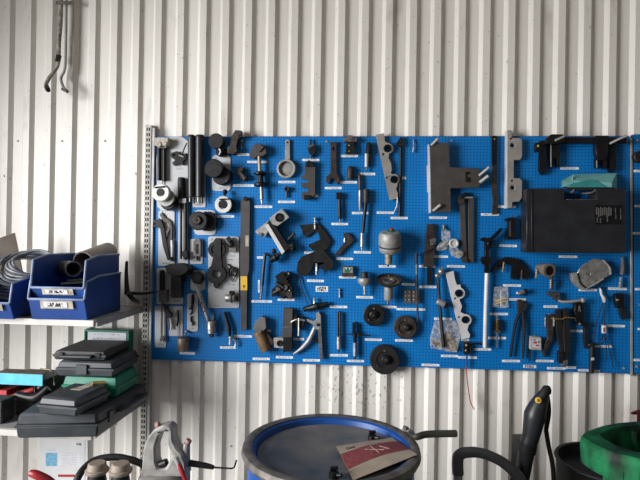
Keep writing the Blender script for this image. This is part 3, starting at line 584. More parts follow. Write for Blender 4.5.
th('timing_bracket', 'tall grey plate tool with two tabs and a pale edge, standing above the board top', 'plate tool',
   Pt('plate', gry, E([(507.5, 130), (511.5, 130), (512, 138), (520, 138), (522.2, 140), (522.3, 156.5), (520, 160), (514, 160), (513.8, 178), (520, 178.2), (522.2, 181), (522, 198), (519, 201.5), (512.5, 202), (512, 208), (507.5, 208)], 2.6, 3.4, (512.8, 145.3, 2.7), (513, 187.7, 2.8))),
   Pt('edge_flange', lgry, E([(506.6, 130), (507.8, 130), (507.8, 208.4), (506, 208.4)], .3, 3.4)), *[Pt('bushing', alu, E(arc(x, y, 2.7, 0, 342, 19), 1.8, 3.0, arc(x-.5, y, 1.9, 0, 342, 19))) for x, y in ((513.2, 145.3), (513.4, 187.7))], Pt('rivet', blk, *[C(x, y, 1.1, 3.1, 3.5, 8) for x, y in ((511, 138.6), (512, 180.7))]))
th('support_rack', 'wide black rack with hanging legs and two pale round pegs', 'rack tool',
   Pt('beam', blk, B(548, 137.2, 627, 143.2, 3, 5.5)), Pt('head_block', blk, E([(546, 140), (551.5, 134.2), (563.5, 134.2), (563.5, 141), (558.5, 143.5), (546, 143.5)], 2.6, 8)), Pt('head_block', blk, E([(596, 135.5), (608.3, 135.5), (608.3, 153), (606, 160), (598, 160), (596, 152)], 2.6, 6)),
   Pt('leg', blk, E([(540, 141), (546.5, 140), (546.5, 170), (542, 174.5), (539.5, 170)], .8, 3.4)), Pt('leg', blk, E([(551.2, 143), (559.6, 143), (559.5, 166.5), (557.4, 167), (557.3, 158), (553, 158), (552.8, 166.8), (551.2, 166.8)], .8, 4)),
   Pt('leg', blk, E([(596.2, 158), (600, 158), (599, 167.5), (596.8, 167.5)], .8, 4)), Pt('leg', blk, E([(603.5, 158), (607.5, 158), (607.3, 168.3), (604.5, 168.3)], .8, 4)), Pt('leg', blk, E([(608.3, 143), (616.2, 143), (616.2, 168), (613, 172), (610, 170)], .8, 4)),
   Pt('leg_edge', gry, B(550.6, 144, 551.7, 167, 3.9, 4.2), B(596.4, 147, 597.6, 168, 3.9, 4.2)),
   Pt('peg', alu, T([(549.3, 143, 6), (557, 139.6, 8), (564.5, 136.3, 9)], 1.2, 10)), Pt('peg', alu, T([(609.5, 143.8, 5), (618, 139.6, 7), (626.6, 135.8, 9)], 1.2, 10)), Pt('side_bolt', brass, S(538.3, 146, 3, 1.6)), Pt('side_pad', blk, B(535.6, 142.5, 541, 151.5, .5, 3)))
cx = lambda x, y, d: P3(x, y, d)
hb = [(526.8, 188.4), (564.8, 188.4), (564.8, 199.6), (596.2, 199.6), (596.2, 188.4), (626, 188.4), (626, 253.2), (526.2, 252.4)]
th('blow_mould_case', 'big flat black plastic tool case hung on the pegboard', 'tool case',
   Pt('shell', blp, E(hb, .3, 9.5), bev=.003), Pt('hinge_ridge', blp, B(531.2, 188.8, 533, 252.2, 9.5, 9.9)),
   Pt('grip', blp, T([(566, 189, 8), (595, 189, 8)], 1.4, 10)), Pt('handle_recess_edge', worn, T([(566.5, 199.6, 9.6), (595.4, 199.4, 9.6), (596.2, 196, 9.6)], .4, 6)), Pt('catch_hook', worn, T([(569, 193, 6), (573, 191.5, 8), (573.8, 189.2, 8.6)], .9)), Pt('catch_hook', worn, T([(582, 193.5, 6), (592, 192.5, 8), (596, 189.4, 8.8)], .9)),
   Pt('icon_label', blk, B(594.8, 205.3, 622.6, 224.6, 9.5, 9.56), bev=0, subs=[Pt('tool_icons', midg, *[B(596+k*2.05, 207+(k % 2), 597.2+k*2.05, 214.5+(k*3 % 4)*.8, 9.56, 9.6) for k in range(8)], *[B(x, y, x+.9, y+5, 9.56, 9.6) for x, y in ((596.8, 217.5), (600, 218), (607, 217), (615, 208), (615.4, 214), (620.2, 208.5), (620.4, 214.5))], bev=0)]))
# turquoise carton lying on the upper edge of the case
t0 = P3(594, 188.3, 5).z
def up_(x, y, d, z): q = P3(x, y, d); return Vector((q.x, q.y, z))
zt_ = t0+.001
th('turquoise_carton', 'open turquoise card carton lying on the big black tool case', 'carton',
   Pt('carton_body', teal, hexa([up_(562, 188, 8.8, zt_), up_(612, 188, 8.8, zt_), up_(617, 188, 2, zt_), up_(566, 188, 2, zt_), P3(561, 180.5, 8.8), P3(612, 182.5, 8.8), P3(617, 173, 2.5), P3(573, 174.3, 2.5)])),
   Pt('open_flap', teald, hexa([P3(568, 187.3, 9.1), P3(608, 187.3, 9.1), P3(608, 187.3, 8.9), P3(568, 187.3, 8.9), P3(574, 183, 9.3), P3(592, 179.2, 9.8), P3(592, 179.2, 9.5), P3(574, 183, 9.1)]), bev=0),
   Pt('side_flap', teal, hexa([P3(560.8, 187.5, 9.4), P3(573, 183.5, 9.4), P3(573, 183.5, 9.2), P3(560.8, 187.5, 9.2), P3(561.2, 180.5, 9.4), P3(573.2, 174.2, 7), P3(573.2, 174.2, 6.8), P3(561.2, 180.5, 9.2)]), bev=0))
th('slot_clip', 'small black upright clip tool beside the big tool case', 'clip tool',
   Pt('body', blk, E([(508.5, 219), (513, 217), (516, 219.5), (516, 238.5), (508, 238.8)], .3, 3.2)), Pt('arm', blk, E([(504.6, 218.8), (511, 217.3), (513, 219.5), (505.5, 221)], .8, 3)), Pt('groove', slab, B(509, 221, 511, 237, 3.2, 3.3)), Pt('foot', blk, B(506.4, 236.6, 517, 239.6, .3, 4)), Pt('stud', worn, T([(512, 217, 2), (511.5, 215, 2.4)], .8), T([(516, 217, 1.6), (516.4, 215, 2)], .6)))
th('chain_strap_wrench', 'tall strap wrench, black jointed head above a pale silver tube', 'wrench',
   Pt('cross_arm', blk, E([(480, 239), (484, 237.3), (490, 238.5), (501.5, 227.5), (502.8, 229.3), (497, 237), (489, 242.5), (481, 240.8)], 2.4, 4.4)), Pt('neck', blk, E([(485, 240), (491, 240), (493, 246), (489, 250), (489.5, 273), (484.8, 273), (485, 252)], 1.8, 4.2)),
   Pt('wing_nut', blk, E([(480.5, 260), (483, 256.5), (486, 258.5), (488.5, 256.5), (492.5, 259), (492, 263.5), (488, 265), (483, 264.5)], 2.6, 5)), Pt('hinge', dks, S(488.5, 243.5, 4.2, 2.2)), Pt('tube', lgry, T([(487, 273, 3), (485.8, 310, 3), (485, 347.5, 3)], 2.1, 14)))
th('hook_plate', 'black curved hook plate arching beside the strap wrench', 'hook plate',
   Pt('plate', blk, E([(489.5, 272), (494, 266), (499.5, 259.8), (506.5, 257), (517, 258.5), (525, 266), (530.5, 273.5), (528.5, 278.5), (524.5, 279.3), (521.5, 274.5), (518, 275), (514.8, 280), (511, 278.3), (512.3, 266.5), (508.5, 262.8), (500.5, 264.6), (494, 271)], .5, 2.4)),
   Pt('stud', gun, T([(522, 270, 2.4), (521.3, 280.8, 2.8)], .9)), Pt('peg', brass, T([(504, 262, 2.6), (502.4, 272, 2)], .8)))
th('small_wedge', 'dark brown hooked wedge below the square extension bar', 'wedge',
   Pt('wedge', gun, E([(343, 233.5), (347.5, 232.3), (349.5, 234), (354.3, 240.3), (348.2, 246), (338.5, 256), (334.2, 255), (343.5, 243.5), (346, 241)], .4, 2.2)), Pt('pin', st, T([(344.6, 238, 2.2), (344.4, 242.5, 2.2)], .8)))
th('hook_plate', 'upper of two dark claw plates overlapping near board middle', 'hook plate',
   Pt('plate', dks, E([(299, 225), (309, 224.2), (316.5, 223), (323, 228.5), (328, 236), (331.8, 241.5), (326, 251), (322, 254), (312, 249.8), (308.5, 246.5), (309, 244), (314, 242.5), (320, 239.3), (318, 232.5), (314.5, 231), (306.3, 237.5), (302.5, 233.5), (301.5, 228.5)], .4, 1.8)),
   Pt('hanging_bolt', st, T([(315.2, 217.5, 1), (315, 229.5, 2.6)], 1.1), S(315.2, 218.5, 2, 1.6), S(315, 223.5, 2.4, 1.4)))
th('hook_plate', 'lower of two dark claw plates overlapping near board middle', 'hook plate',
   Pt('plate', dks, E([(298, 261.5), (301, 257), (307, 254.5), (313, 252), (319.5, 249.5), (324, 250), (328, 255), (334.5, 263), (332.5, 268.2), (326, 272), (321, 268.5), (317.5, 262.5), (314, 263.5), (311.5, 270), (306, 276.5), (299, 275.2), (296.5, 270)], 2, 3.4)),
   Pt('hanging_bolt', st, T([(316.8, 263.5, 3.4), (316.6, 274.5, 3.4)], 1.1), S(316.8, 265.5, 3.8, 1.5), S(316.6, 272.5, 3.6, 1.5)))
th('ball_joint_press', 'big silver-ended press clamp with a slanted black arm', 'press clamp',
   Pt('head_block', alu, E([(269, 218), (281.8, 208.6), (289.3, 217.3), (277.5, 226), (272, 224)], 1, 7), subs=[Pt('bore', blk, Z(279.6, 217.6, [(6.8, 4.4), (7.4, 4.4), (7.4, 3.2), (7, 3)])), Pt('bore_plug', dks, C(279.6, 217.6, 2.4, 7, 7.6))]),
   Pt('side_wing', alu, E([(255, 231.3), (268.5, 220.5), (271.5, 225), (268, 231), (264.5, 237.5), (256.5, 233.5)], 1, 5), subs=[Pt('nut', worn, HEX(260.5, 234.5, 2, 5, 6))]),
   Pt('arm', blk, E([(266.5, 223), (271, 219.5), (289.6, 247.6), (284, 253)], 1.5, 6)), Pt('arm_edge', lgry, E([(265.2, 226), (268, 223.5), (284.8, 251.6), (281.8, 254.5)], 1.5, 6.4)),
   Pt('screw', dks, T([(270.5, 260.5, 4), (278, 255.5, 4)], 3.2, 14), T([(276, 256.8, 4), (288, 248.5, 4)], 1.8, 10), T([(285, 250.5, 4), (293.5, 245, 4)], 3.4, 14)), Pt('knob', blk, S(293, 248.3, 4, 3.2)), Pt('knob', blk, S(275.5, 257.5, 4, 4), S(274, 251, 4, 2.6)), Pt('collar', gry, L((271, 261, 4), (276.5, 256.5, 4), [(0, 2.4), (1, 3.2)]), L((286, 248.6, 4), (290, 246, 4), [(0, 3.2), (1, 3)])),
   Pt('tommy_bar', dks, T([(288, 240, 4), (294.5, 233.5, 4.4)], 1.5), T([(293.5, 232.5, 4.2), (295, 237, 4.2)], 1)))
th('turning_handle', 'slim dark crank rod hanging beside the press clamp, brass tip', 'crank rod',
   Pt('rod', dks, T([(269.5, 254.8, 2.5), (265.8, 254.6, 2.5), (264.6, 258, 2.5), (262.2, 285, 2.5)], 1.6)), Pt('sleeve', worn, T([(262.2, 285, 2.5), (261.2, 296, 2.5)], 1.1)), Pt('tip', brass, S(260.9, 297.5, 2.5, 1.2)))
th('gear_puller', 'lumpy black multi-jaw puller near board middle', 'puller',
   Pt('upper_head', blk, E([(275, 276), (281, 272), (289, 272), (291, 277), (287.5, 283), (281, 284), (277.5, 281)], .5, 4.5), HEX(282.5, 276, 3, 4.5, 5.4)), Pt('body', dks, E([(280, 281), (287, 280), (292.5, 288), (291, 298), (285, 296), (278, 291)], 1, 4)),
   Pt('jaw', blk, E([(271.5, 290), (276, 285.5), (281, 287), (279.5, 293), (274.5, 296.5), (271.8, 297)], .5, 3.6)), Pt('jaw', gun, E([(286, 293), (291.5, 290.5), (292.5, 297), (288, 298.8)], .5, 4.6)), Pt('jaw', blk, E([(279, 292), (284.5, 292), (284.3, 299.3), (281, 298)], .5, 3.8)), Pt('link', blk, L((276, 282, 4), (284, 288, 5), [(0, 1.6), (1, 1.8)])), Pt('link', dks, L((285, 279, 5), (291, 274, 4), [(0, 1.8), (1, 1.3)])), Pt('link', gun, L((273, 293, 4), (281, 289, 4.5), [(0, 1.2), (1, 1.6)])), Pt('bolt', worn, C(285.5, 287.5, 2.2, 4, 5.2), C(277.5, 289, 1.8, 3.6, 4.4)), Pt('screw_tip', st, S(288.8, 273.5, 4.8, .9), S(289.5, 290.5, 4.8, .9)))
th('tee_clamp', 'black T-shaped clamp with chrome stud and curved thin wire', 'clamp',
   Pt('cross_bar', blk, L((303.5, 309.5, 2), (328, 303.5, 2), [(0, 2.4), (.35, 3), (.4, 3.8), (.58, 3.8), (.62, 2.6), (1, 2.3)])), Pt('stud', st, T([(314.5, 298, 2), (314, 305, 2.6)], 1), S(314.5, 299.5, 2.2, 1.5)), Pt('wire', rub, T([(299, 275, 1.2), (302, 288, 1.5), (308, 305, 2)], .5)))
th('caliper_body', 'rusty brown caliper body with a grey cone end', 'caliper',
   Pt('cone', midg, E([(252.7, 329), (255.5, 321), (261.3, 316.3), (265.2, 318), (266.2, 328), (262.5, 332), (256, 331)], .5, 5)), Pt('collar', worn, L((256, 331.5, 3.4), (263, 329, 3.4), [(0, 2), (1, 2)])), Pt('barrel', rust, L((258.7, 331, 3.4), (266.3, 351, 3.4), [(0, 5.6), (.1, 6), (.9, 5.4), (1, 4.6)], 20)), Pt('cheek', gun, E([(264, 331), (268, 334), (273, 340), (273, 344), (268, 347), (266, 340)], .5, 4)), Pt('bolt', worn, C(260, 332.5, 1.4, 6.5, 7.2, 8)))
th('motor_block', 'tall dark slab with small silver stepped motor at its base', 'block tool',
   Pt('slab', slab, E([(283.3, 308.4), (292.6, 308.4), (291.8, 337.5), (281.8, 337.5)], .5, 4)), Pt('base', blk, E([(283, 337.5), (292, 337.5), (292.5, 350), (283, 353)], .5, 4.2)), Pt('motor', alu, E([(273.5, 338), (284.3, 337.3), (285, 345.5), (283, 348.5), (274, 347.5)], .5, 4), subs=[Pt('shaft_bore', blk, Z(279.8, 343.3, [(3.9, 3), (4.6, 3), (4.6, 1.8), (4.2, 1.6)]))]), Pt('seam', worn, B(282.3, 326.6, 291.9, 327.4, 4, 4.1)))
th('two_jaw_puller', 'small silver and black two-jaw puller beside the dark slab', 'puller',
   Pt('beam', st, T([(290.5, 322.5, 3.5), (297, 319.5, 4), (305, 320.5, 3.5)], 1.0)), Pt('screw', st, T([(299, 318, 4), (298.7, 335, 4)], 1.0), S(298.7, 335, 4, 1.4)), Pt('jaw', blk, E([(294, 315), (297, 315), (297.5, 321), (300.5, 322), (302, 325), (300, 331), (297, 330), (295.5, 324), (293, 319)], .5, 3.4)), Pt('jaw', dks, E([(300, 317), (303, 317), (304.5, 322), (302.5, 330), (301, 327)], .5, 3.4)))
th('locking_pliers', 'big chrome pliers spread in an A shape, jaws upward', 'pliers',
   Pt('head', st, E([(315.8, 313.8), (318.4, 311.7), (320.8, 315), (321.3, 328), (318.5, 330), (314.5, 328.5), (313, 324.5), (306.8, 321), (306.6, 319), (313.5, 321), (316.5, 319.5)], 1, 3)), Pt('handle', alu, T([(315, 327, 2), (309.5, 339, 2.4), (303, 347, 2.4), (293.2, 354.3, 2)], [1.8, 2.3, 2.0, .7]), label='curved chrome handle'), Pt('handle', worn, E([(317.5, 328), (321.3, 327), (322.3, 345), (322.7, 359.4), (320, 359.6), (318.5, 345)], 1, 2.8), label='straight dark chrome handle'), Pt('link', dks, T([(311, 337, 2), (318.7, 343, 2)], 1)), Pt('pivot', dks, C(318, 325, 1.5, 3, 3.6, 10)))
th('claw_picker', 'small black rod with a silver claw below the big pale plate', 'puller',
   Pt('rod', blk, T([(224.5, 312, 1.8), (229, 328, 2.2), (230, 338, 2)], [1.8, 2.2, 1.2])), Pt('collar', worn, T([(225.5, 330, 2.4), (231, 329, 2.4)], .9)), Pt('claw', st, T([(230.5, 337, 2), (229.8, 345, 2)], 1), T([(231, 337, 2), (235.4, 341, 2), (235.2, 347, 2)], 1), S(230.6, 337.5, 2.4, 2)))
th('plastic_cup', 'amber-brown plastic cup hanging alone at the board bottom', 'cup',
   Pt(None, amber, L((183.5, 337.4, 4), (182.6, 351, 4), [(0, 5.8), (.05, 6.2), (.85, 5.6), (1, 4.4)], 18)))
th('wire_hook', 'small silver nub hook just above the amber-brown cup', 'hook', Pt(None, st, T([(186.5, 331, .2), (186.5, 333, 2), (184.5, 334.5, 3)], .8), S(186.3, 331.6, 1.6, 1.5)))
th('mirror_box', 'small brown framed box with mirrored green window', 'box',
   Pt('frame', gun, B(342, 266.2, 353.8, 276.6, .3, 2.4)), Pt('window', alu, B(343, 267, 352.8, 272.8, 2.4, 2.5)), Pt('green_board', grnb, B(344.5, 268.5, 350, 272.6, 2.5, 2.6)), Pt('spring', lgry, S(346.6, 268.7, 2.8, .9), S(350, 269, 2.8, .8)))
th('stem_valve', 'brown-capped silver mushroom valve on a short stem', 'valve',
   Pt('cap', gun, L((364.6, 271.8, 3.6), (364.5, 278.5, 3.6), [(0, 2.4), (.1, 3.3), (.9, 3.6), (1, 4)], 18)), Pt('disc', alu, L((364.5, 278, 3.6), (364.5, 285.8, 3.6), [(0, 5.6), (.2, 6.4), (.6, 6), (1, 3)], 22)), Pt('stem', st, T([(364.6, 285, 3.6), (365, 294.6, 3.2)], 1.5, 10)))
th('filter_canister', 'wide silver canister with ribbed band and red-topped knob', 'canister',
   Pt('canister', alu, L((389.8, 231.3, 8.6), (389.8, 252.5, 5), [(0, 5), (.04, 8.6), (.16, 10.2), (.34, 10.8), (.62, 10.8), (.66, 10.0), (.72, 10.4), (.88, 10.2), (.95, 9.2), (1, 5)], 30)), Pt('groove', blk, L((389.8, 245.4, 6.2), (389.8, 246.8, 6), [(0, 10.35), (1, 10.35)], 30)), Pt('stem', tan, L((388.8, 252, 6), (388.4, 264, 5), [(0, 3.6), (1, 3.4)], 16)), Pt('drive', dks, T([(388, 264, 5), (388, 266.6, 5)], 1)),
   Pt('knob', grnb, L((391, 232, 8.4), (391, 230.4, 8.8), [(0, 4.6), (1, 4.2)], 16)), Pt('knob_top', red, S(391.6, 229.6, 9.2, 2)))
th('drain_dish', 'rust-lined dish on a silver cylinder below the silver canister', 'dish tool',
   Pt('dish', dks, lathe(P3(388.8, 283.5, 6.5), Vector((0, -.38, .92)), [(-.008, 3*U), (-.006, 7*U), (.006, 10*U), (.020, 13*U), (.024, 13*U), (.024, 12*U), (.012, 9.5*U), (.008, 6.5*U)], 32)), Pt('lining', rust, lathe(P3(388.8, 283.5, 6.5), Vector((0, -.38, .92)), [(.004, 9*U), (.0135, 10.2*U), (.0135, 7.5*U), (.010, 7.4*U)], 28)), Pt('inner_boss', worn, lathe(P3(388.8, 283.5, 6.5), Vector((0, -.38, .92)), [(.006, 6*U), (.018, 5.6*U), (.018, 4.4*U), (.012, 4*U)], 24)),
   Pt('cylinder', alu, L((388.7, 286.5, 5.4), (388.4, 300, 4.4), [(0, 4.4), (.9, 4.3), (1, 3.6)], 20)), Pt('nub', worn, T([(388.2, 299.5, 4.4), (387.8, 304.3, 4.2)], 1.3)))
def disc(label, x, y, r, hub, dh, m, thick=3.5):
    th('pulley_disc', label, 'disc', Pt('disc', m, Z(x, y, [(.6, r*.93), (1.4, r), (thick-.4, r), (thick, r*.95), (thick, r*.55), (thick-.4, r*.5)], 34)), Pt('hub', blk, Z(x+dh[0], y+dh[1], [(thick-.6, hub), (thick+1.2, hub), (thick+1.5, hub*.75)], 20)), Pt('hub_bolt', gun, HEX(x+dh[0]*.95, y+dh[1]*.95, hub*.45, thick+1.4, thick+2.2)), Pt('bolt', worn, C(x-r*.5, y+r*.45, .7, thick-.5, thick+.5, 8), C(x+.2, y-r*.62, .9, thick-.5, thick+.4, 8)))
disc('black disc with bolted hub above its label, next to the dish', 374, 315.3, 10.6, 4, (-.5, -.3), dks)
disc('dull brown-grey disc with small off-centre hub near the clear bag', 405.3, 327.3, 11.2, 3.2, (2, .5), gun)
disc('largest black disc, hanging over the board bottom edge', 384.6, 359.8, 14.2, 4.6, (1.5, .6), rub, 4.5)
th('hex_bolt', 'lone small chrome bolt between mirror box and brown-capped valve', 'bolt', Pt(None, st, T([(339.5, 289.5, .8), (339.6, 298, .8)], .7), S(339.6, 289.6, 1, 1.3), S(339.7, 293.5, .9, 1.2), S(339.7, 296.6, .9, 1.2)))
th('injector_rod', 'black twin rod over a silver sleeve by the A-shaped pliers', 'rod tool',
   Pt('rod', dks, T([(337.9, 311.8, 2), (337.9, 337, 2)], 1.1)), Pt('rod', blk, T([(340, 311.8, 2), (340, 337, 2)], 1.1)), Pt('sleeve', st, L((338.8, 336.5, 2), (338.8, 349, 2), [(0, 2.2), (1, 2.2)], 14)), Pt('tip', dks, T([(338.8, 349, 2), (338.8, 352.5, 2)], 1)))
th('cross_rod', 'black square-topped rod with thin crossbar over a silver sleeve', 'rod tool',
   Pt('square_top', blk, B(352.3, 322.6, 356, 334, 1.2, 3)), Pt('crossbar', dks, T([(344.5, 333.8, 2.4), (371, 335.6, 2.4)], .6), T([(357, 333, 2.4), (361, 335.5, 2.4)], 1.6)), Pt('neck', blk, L((354.6, 333, 2.2), (355, 343, 2.2), [(0, 2.2), (1, 1.7)])), Pt('sleeve', st, L((355, 342.5, 2.2), (355, 356, 2.2), [(0, 2), (1, 2)], 14)), Pt('tip', dks, T([(355, 356, 2.2), (355, 359.3, 2.2)], 1)))
for (x, l) in ((404.2, 'small cage of steel rollers, beside the brown-grey disc label'), (412.4, 'small cage of steel rollers crossed by the long thin rod')):
    th('roller_cage', l, 'roller cage', Pt('cage', worn, E(rr(x, 290, x+7.2, 303.4, .6), .3, 1.6)), *[Pt('roller', st, S(x+1.8+3.4*(k % 2), 292+2.4*(k//2)*1.6, 1.6, .9)) for k in range(6)])
th('probe_rod', 'very long thin black rod with an angled arm at its top', 'rod tool',
   Pt('arm', blk, T([(416, 256.2, 4), (425, 252.5, 4), (437, 246.8, 3)], .55, 6)), Pt('head', blk, T([(416.2, 253, 3), (416.3, 264, 3)], 1.5)), Pt('collar', worn, T([(416.5, 264, 3), (416.6, 275, 3)], 1.1)), Pt('rod', dks, T([(416.6, 275, 3), (417.8, 322, 3)], 1.0)))
th('wedge_bar', 'broad dark tapered bar with a stepped foot beside the clear bags', 'bar tool',
   Pt('bar', gun, E([(427.3, 224), (434.5, 224), (435.3, 240), (433.8, 266.6), (423.6, 266.8), (425.8, 240)], .4, 2.4)), Pt('foot', dks, B(427.2, 266.6, 430.9, 285, .4, 2)), Pt('pad', worn, E([(430, 239), (436, 238), (435.5, 244), (431, 246)], 2.4, 3.6)))
th('parts_bag', 'small clear bag under a chrome clip beside the tapered bar', 'plastic bag',
   Pt('bag', bag, E([(442.2, 230), (446, 229), (450.8, 231.5), (450.8, 241), (447, 244), (441.5, 240)], .5, 2.2), bev=.003), Pt('clip', st, T([(443.6, 225, 1), (443.8, 230.5, 2)], 1.2)))
th('parts_bag', 'crumpled clear bag of fittings spread over the tapered bar', 'plastic bag',
   Pt('bag', bag, E([(436.5, 248), (441, 242), (448, 239.5), (450.3, 242), (447, 249.5), (441.5, 250.7), (437, 250.5)], 1, 3.4), bev=.004), Pt('fitting', alu, L((440, 247, 2.4), (448, 242, 2.4), [(0, 1.6), (.5, 2.6), (1, 2)])))
th('parts_bag', 'clear bag with a round silver cap hanging by the dark flat bars', 'plastic bag',
   Pt('bag', bag, E([(449, 247), (457, 246), (459, 250), (464, 251), (463.7, 256), (459, 258.6), (452.5, 257)], 1, 4), bev=.004), Pt('cap', lgry, Z(453.8, 243.4, [(1, 4), (3, 4.7), (3.8, 4.4), (3.8, 3), (3.2, 2.8)], 22)), Pt('fitting', alu, L((453, 253, 2.6), (463, 254, 2.6), [(0, 2), (.6, 3), (1, 1.5)])))
th('joint_rod', 'dark rod with a silver ball joint on top and a silver cylinder across', 'rod tool',
   Pt('ball_joint', st, S(441, 271.5, 3, 3.2), S(437.2, 275.5, 3, 2.4), T([(441.5, 267.5, 3), (443.5, 269, 3)], 1.4)), Pt('rod', dks, T([(438, 278, 3), (439.5, 300, 3), (441, 320, 3), (443.7, 347.5, 3.4)], [1.5, 1.4, 1.7, 1.6])), Pt('cylinder', st, L((437, 300.8, 4), (444.5, 304.6, 4), [(0, 2.6), (.1, 3), (1, 3.2)], 16), subs=[Pt('bore', blk, L((444.4, 304.6, 4), (447.6, 306.3, 4), [(0, 3.2), (1, 2.9)], 16))]))
cam_plate('slanted pale plate with two round bores above the small brass valve', [(445.6, 272.8), (453.5, 271), (455.2, 280), (457, 285), (460.3, 284.5)]+arc(459.3, 293.2, 5.6, -70, 80)+[(459.6, 300.3), (462, 306), (460.5, 312)]+arc(465.6, 320, 5.9, -100, 60)+[(468.3, 326.5), (467.5, 330), (470, 334.5), (469.4, 338), (461.3, 339)],
   [(458.8, 293.2, 3.4), (465.3, 319.8, 3.3)], [(455.2, 298.5, 1.1), (459.2, 317.2, 1.1)], lgry)
th('parts_bag', 'largest clear plastic bag of rusty small parts under the joint rod', 'plastic bag',
   Pt('bag', bag, E([(435, 321), (456, 320.8), (458.5, 327), (460.6, 338), (457, 352.8), (448, 352), (440, 350.2), (430.8, 348.8), (430.4, 338)], .6, 3), bev=.005), Pt('rusty_parts', rust, E([(444, 335), (448, 331), (452, 338), (456, 347), (456, 351), (446, 350)], 1, 2.4), E([(432.5, 342), (438, 338), (440, 346), (436, 348)], 1, 2.2)))
th('red_lead_valve', 'small brass-black valve with side lever and dangling red lead', 'valve',
   Pt('body', dks, B(464.3, 342.3, 468.6, 354.6, .4, 3)), Pt('brass_fitting', brass, S(466.4, 345.3, 3.2, 1.4), S(466, 350.5, 3.2, 1.2)), Pt('lever', blk, T([(468, 344, 2.4), (475, 343.3, 2.6), (482.5, 344, 2.6)], 1.0)), Pt('side_clip', dks, T([(470.5, 346, 2), (471, 353, 2)], .9)),
   Pt('lead', redw, T([(466.8, 355, 2.2), (466.5, 368, 2), (467, 378, 2), (468.5, 390, 2), (470.5, 402, 2), (474.3, 409.6, 2)], .55, 6)), Pt('lead_sleeve', binb, T([(466.8, 354.5, 2.4), (466.5, 366, 2.2)], .9)))
th('parts_bag', 'clear bag with orange strands between the silver tube and long pliers', 'plastic bag',
   Pt('bag', bag, E([(494.5, 287), (508.5, 286.6), (508.8, 308), (501, 308.3), (492.8, 307)], .3, 1.8), bev=.003), Pt('orange_strand', yel, T([(494.5, 302, 1.2), (500, 299.5, 1.4), (506, 298.5, 1.2)], .8), T([(495, 304.5, 1.2), (501, 302, 1.4), (507, 301.5, 1.2)], .6)), Pt('white_tie', lgry, T([(500.8, 290, 1.6), (501, 306, 1.6)], .5)))
th('brass_spring_tool', 'brass-coiled spring tool on a thin rod', 'spring tool',
   Pt('rod', worn, T([(497.2, 316.5, 1.6), (497.2, 348, 1.4)], .7)), Pt('jaw', blk, B(494.2, 321, 495.9, 331.5, .8, 2.6)), Pt('jaw', dks, B(498.9, 320.5, 500.8, 331, .8, 2.6)), Pt('spring', brass, SPR(497.3, 319, 497.3, 331, 2, 1.5, .45, 5)), Pt('tee', worn, T([(493.8, 332, 2), (501, 332, 2)], .7)))
th('pipe_sleeve', 'brown-grey short pipe sleeve, open black end facing out', 'sleeve',
   Pt('sleeve', brownp, L((539, 268.5, 1), (549.5, 270.6, 9), [(0, 4), (.1, 5.2), (.7, 5.8), (.9, 6.6), (1, 6.6)], 22)), Pt('bore', blk, L((549.4, 270.58, 8.95), (549.8, 270.65, 9.2), [(0, 4.4), (1, 4.4)], 20)), Pt('stem', gun, T([(551.5, 276, 3), (552, 290, 2)], 1.5)))
for x, y, l in ((536.6, 270, 'chrome threaded peg beside the pipe sleeve'), (551, 280.5, 'chrome threaded peg below the pipe sleeve')):
    th('threaded_peg', l, 'peg', Pt(None, st, T([(x, y, 5), (x-.8, y+8.5, 5)], .9), *[S(x-.1*k, y+2.2*k, 5.2, 1.4) for k in range(4)], T([(x, y, 0), (x, y, 5)], .7)))
th('small_peg', 'short brown and silver peg with a black end above the long pliers', 'peg',
   Pt('peg', worn, L((518, 294.5, 2), (524.5, 291.5, 2.4), [(0, 1.4), (.4, 2.2), (1, 2.2)])), Pt('black_end', blk, L((524.3, 291.6, 2.4), (527.2, 290.3, 2.5), [(0, 2.2), (1, 2)])), Pt('washer', lgry, S(517.4, 293, 2, 1.3)))
th('long_pliers', 'long slim brown-black pliers hanging with legs apart', 'pliers',
   Pt('jaw', gun, E([(517.5, 301), (520, 299.5), (523, 302), (527.5, 303.5), (526, 309), (522.5, 315), (519, 313)], .5, 2.6)), Pt('leg', blk, T([(521.5, 310, 2), (516.5, 320, 2), (513.5, 335, 2), (510.3, 357, 2)], [1.7, 1.6, 1.4, 1.3])), Pt('leg', dks, T([(522.5, 311, 2), (524, 325, 2), (523.5, 345, 2), (522.8, 358.5, 2)], [1.7, 1.6, 1.4, 1.1])))
th('horn_bracket', 'grey curved horn bracket above the rubber straps', 'bracket tool',
   Pt('plate', slab, E([(547, 292.2), (552, 291.8), (554, 292.8), (560, 292.3), (560, 299.5), (558.5, 302.3), (553, 297.5), (549, 295.5)], .8, 3.4, (557.3, 296.3, 1))), Pt('curved_bar', gry, T([(558, 300.5, 3), (564, 301.8, 4), (574, 301.2, 4.4), (582.5, 300.3, 4)], [1.1, 1.3, 1.3, 1.1]), S(582.8, 300.3, 4, 2.4)))
th('rubber_strap', 'short black rubber strap curling down beside the twin straps', 'strap',
   Pt('strap', gun, E([(546.4, 315), (554.6, 314.3), (554, 330), (552.2, 341), (548.5, 347.5), (544.8, 357.5), (542.5, 353), (544.8, 347), (545.5, 343), (548, 338), (547.8, 330)], .5, 2.4)), Pt('chrome_loop', st, T([(545.5, 317, 1.6), (545.2, 326.5, 1.6)], .8), S(545.3, 319, 1.8, 1.2), S(545.2, 323, 1.8, 1.2)), Pt('chrome_loop', st, T([(554, 317, 2.6), (553.8, 326.5, 2.6)], .8), S(554, 320, 2.6, 1.2), S(553.9, 325, 2.6, 1.2)))
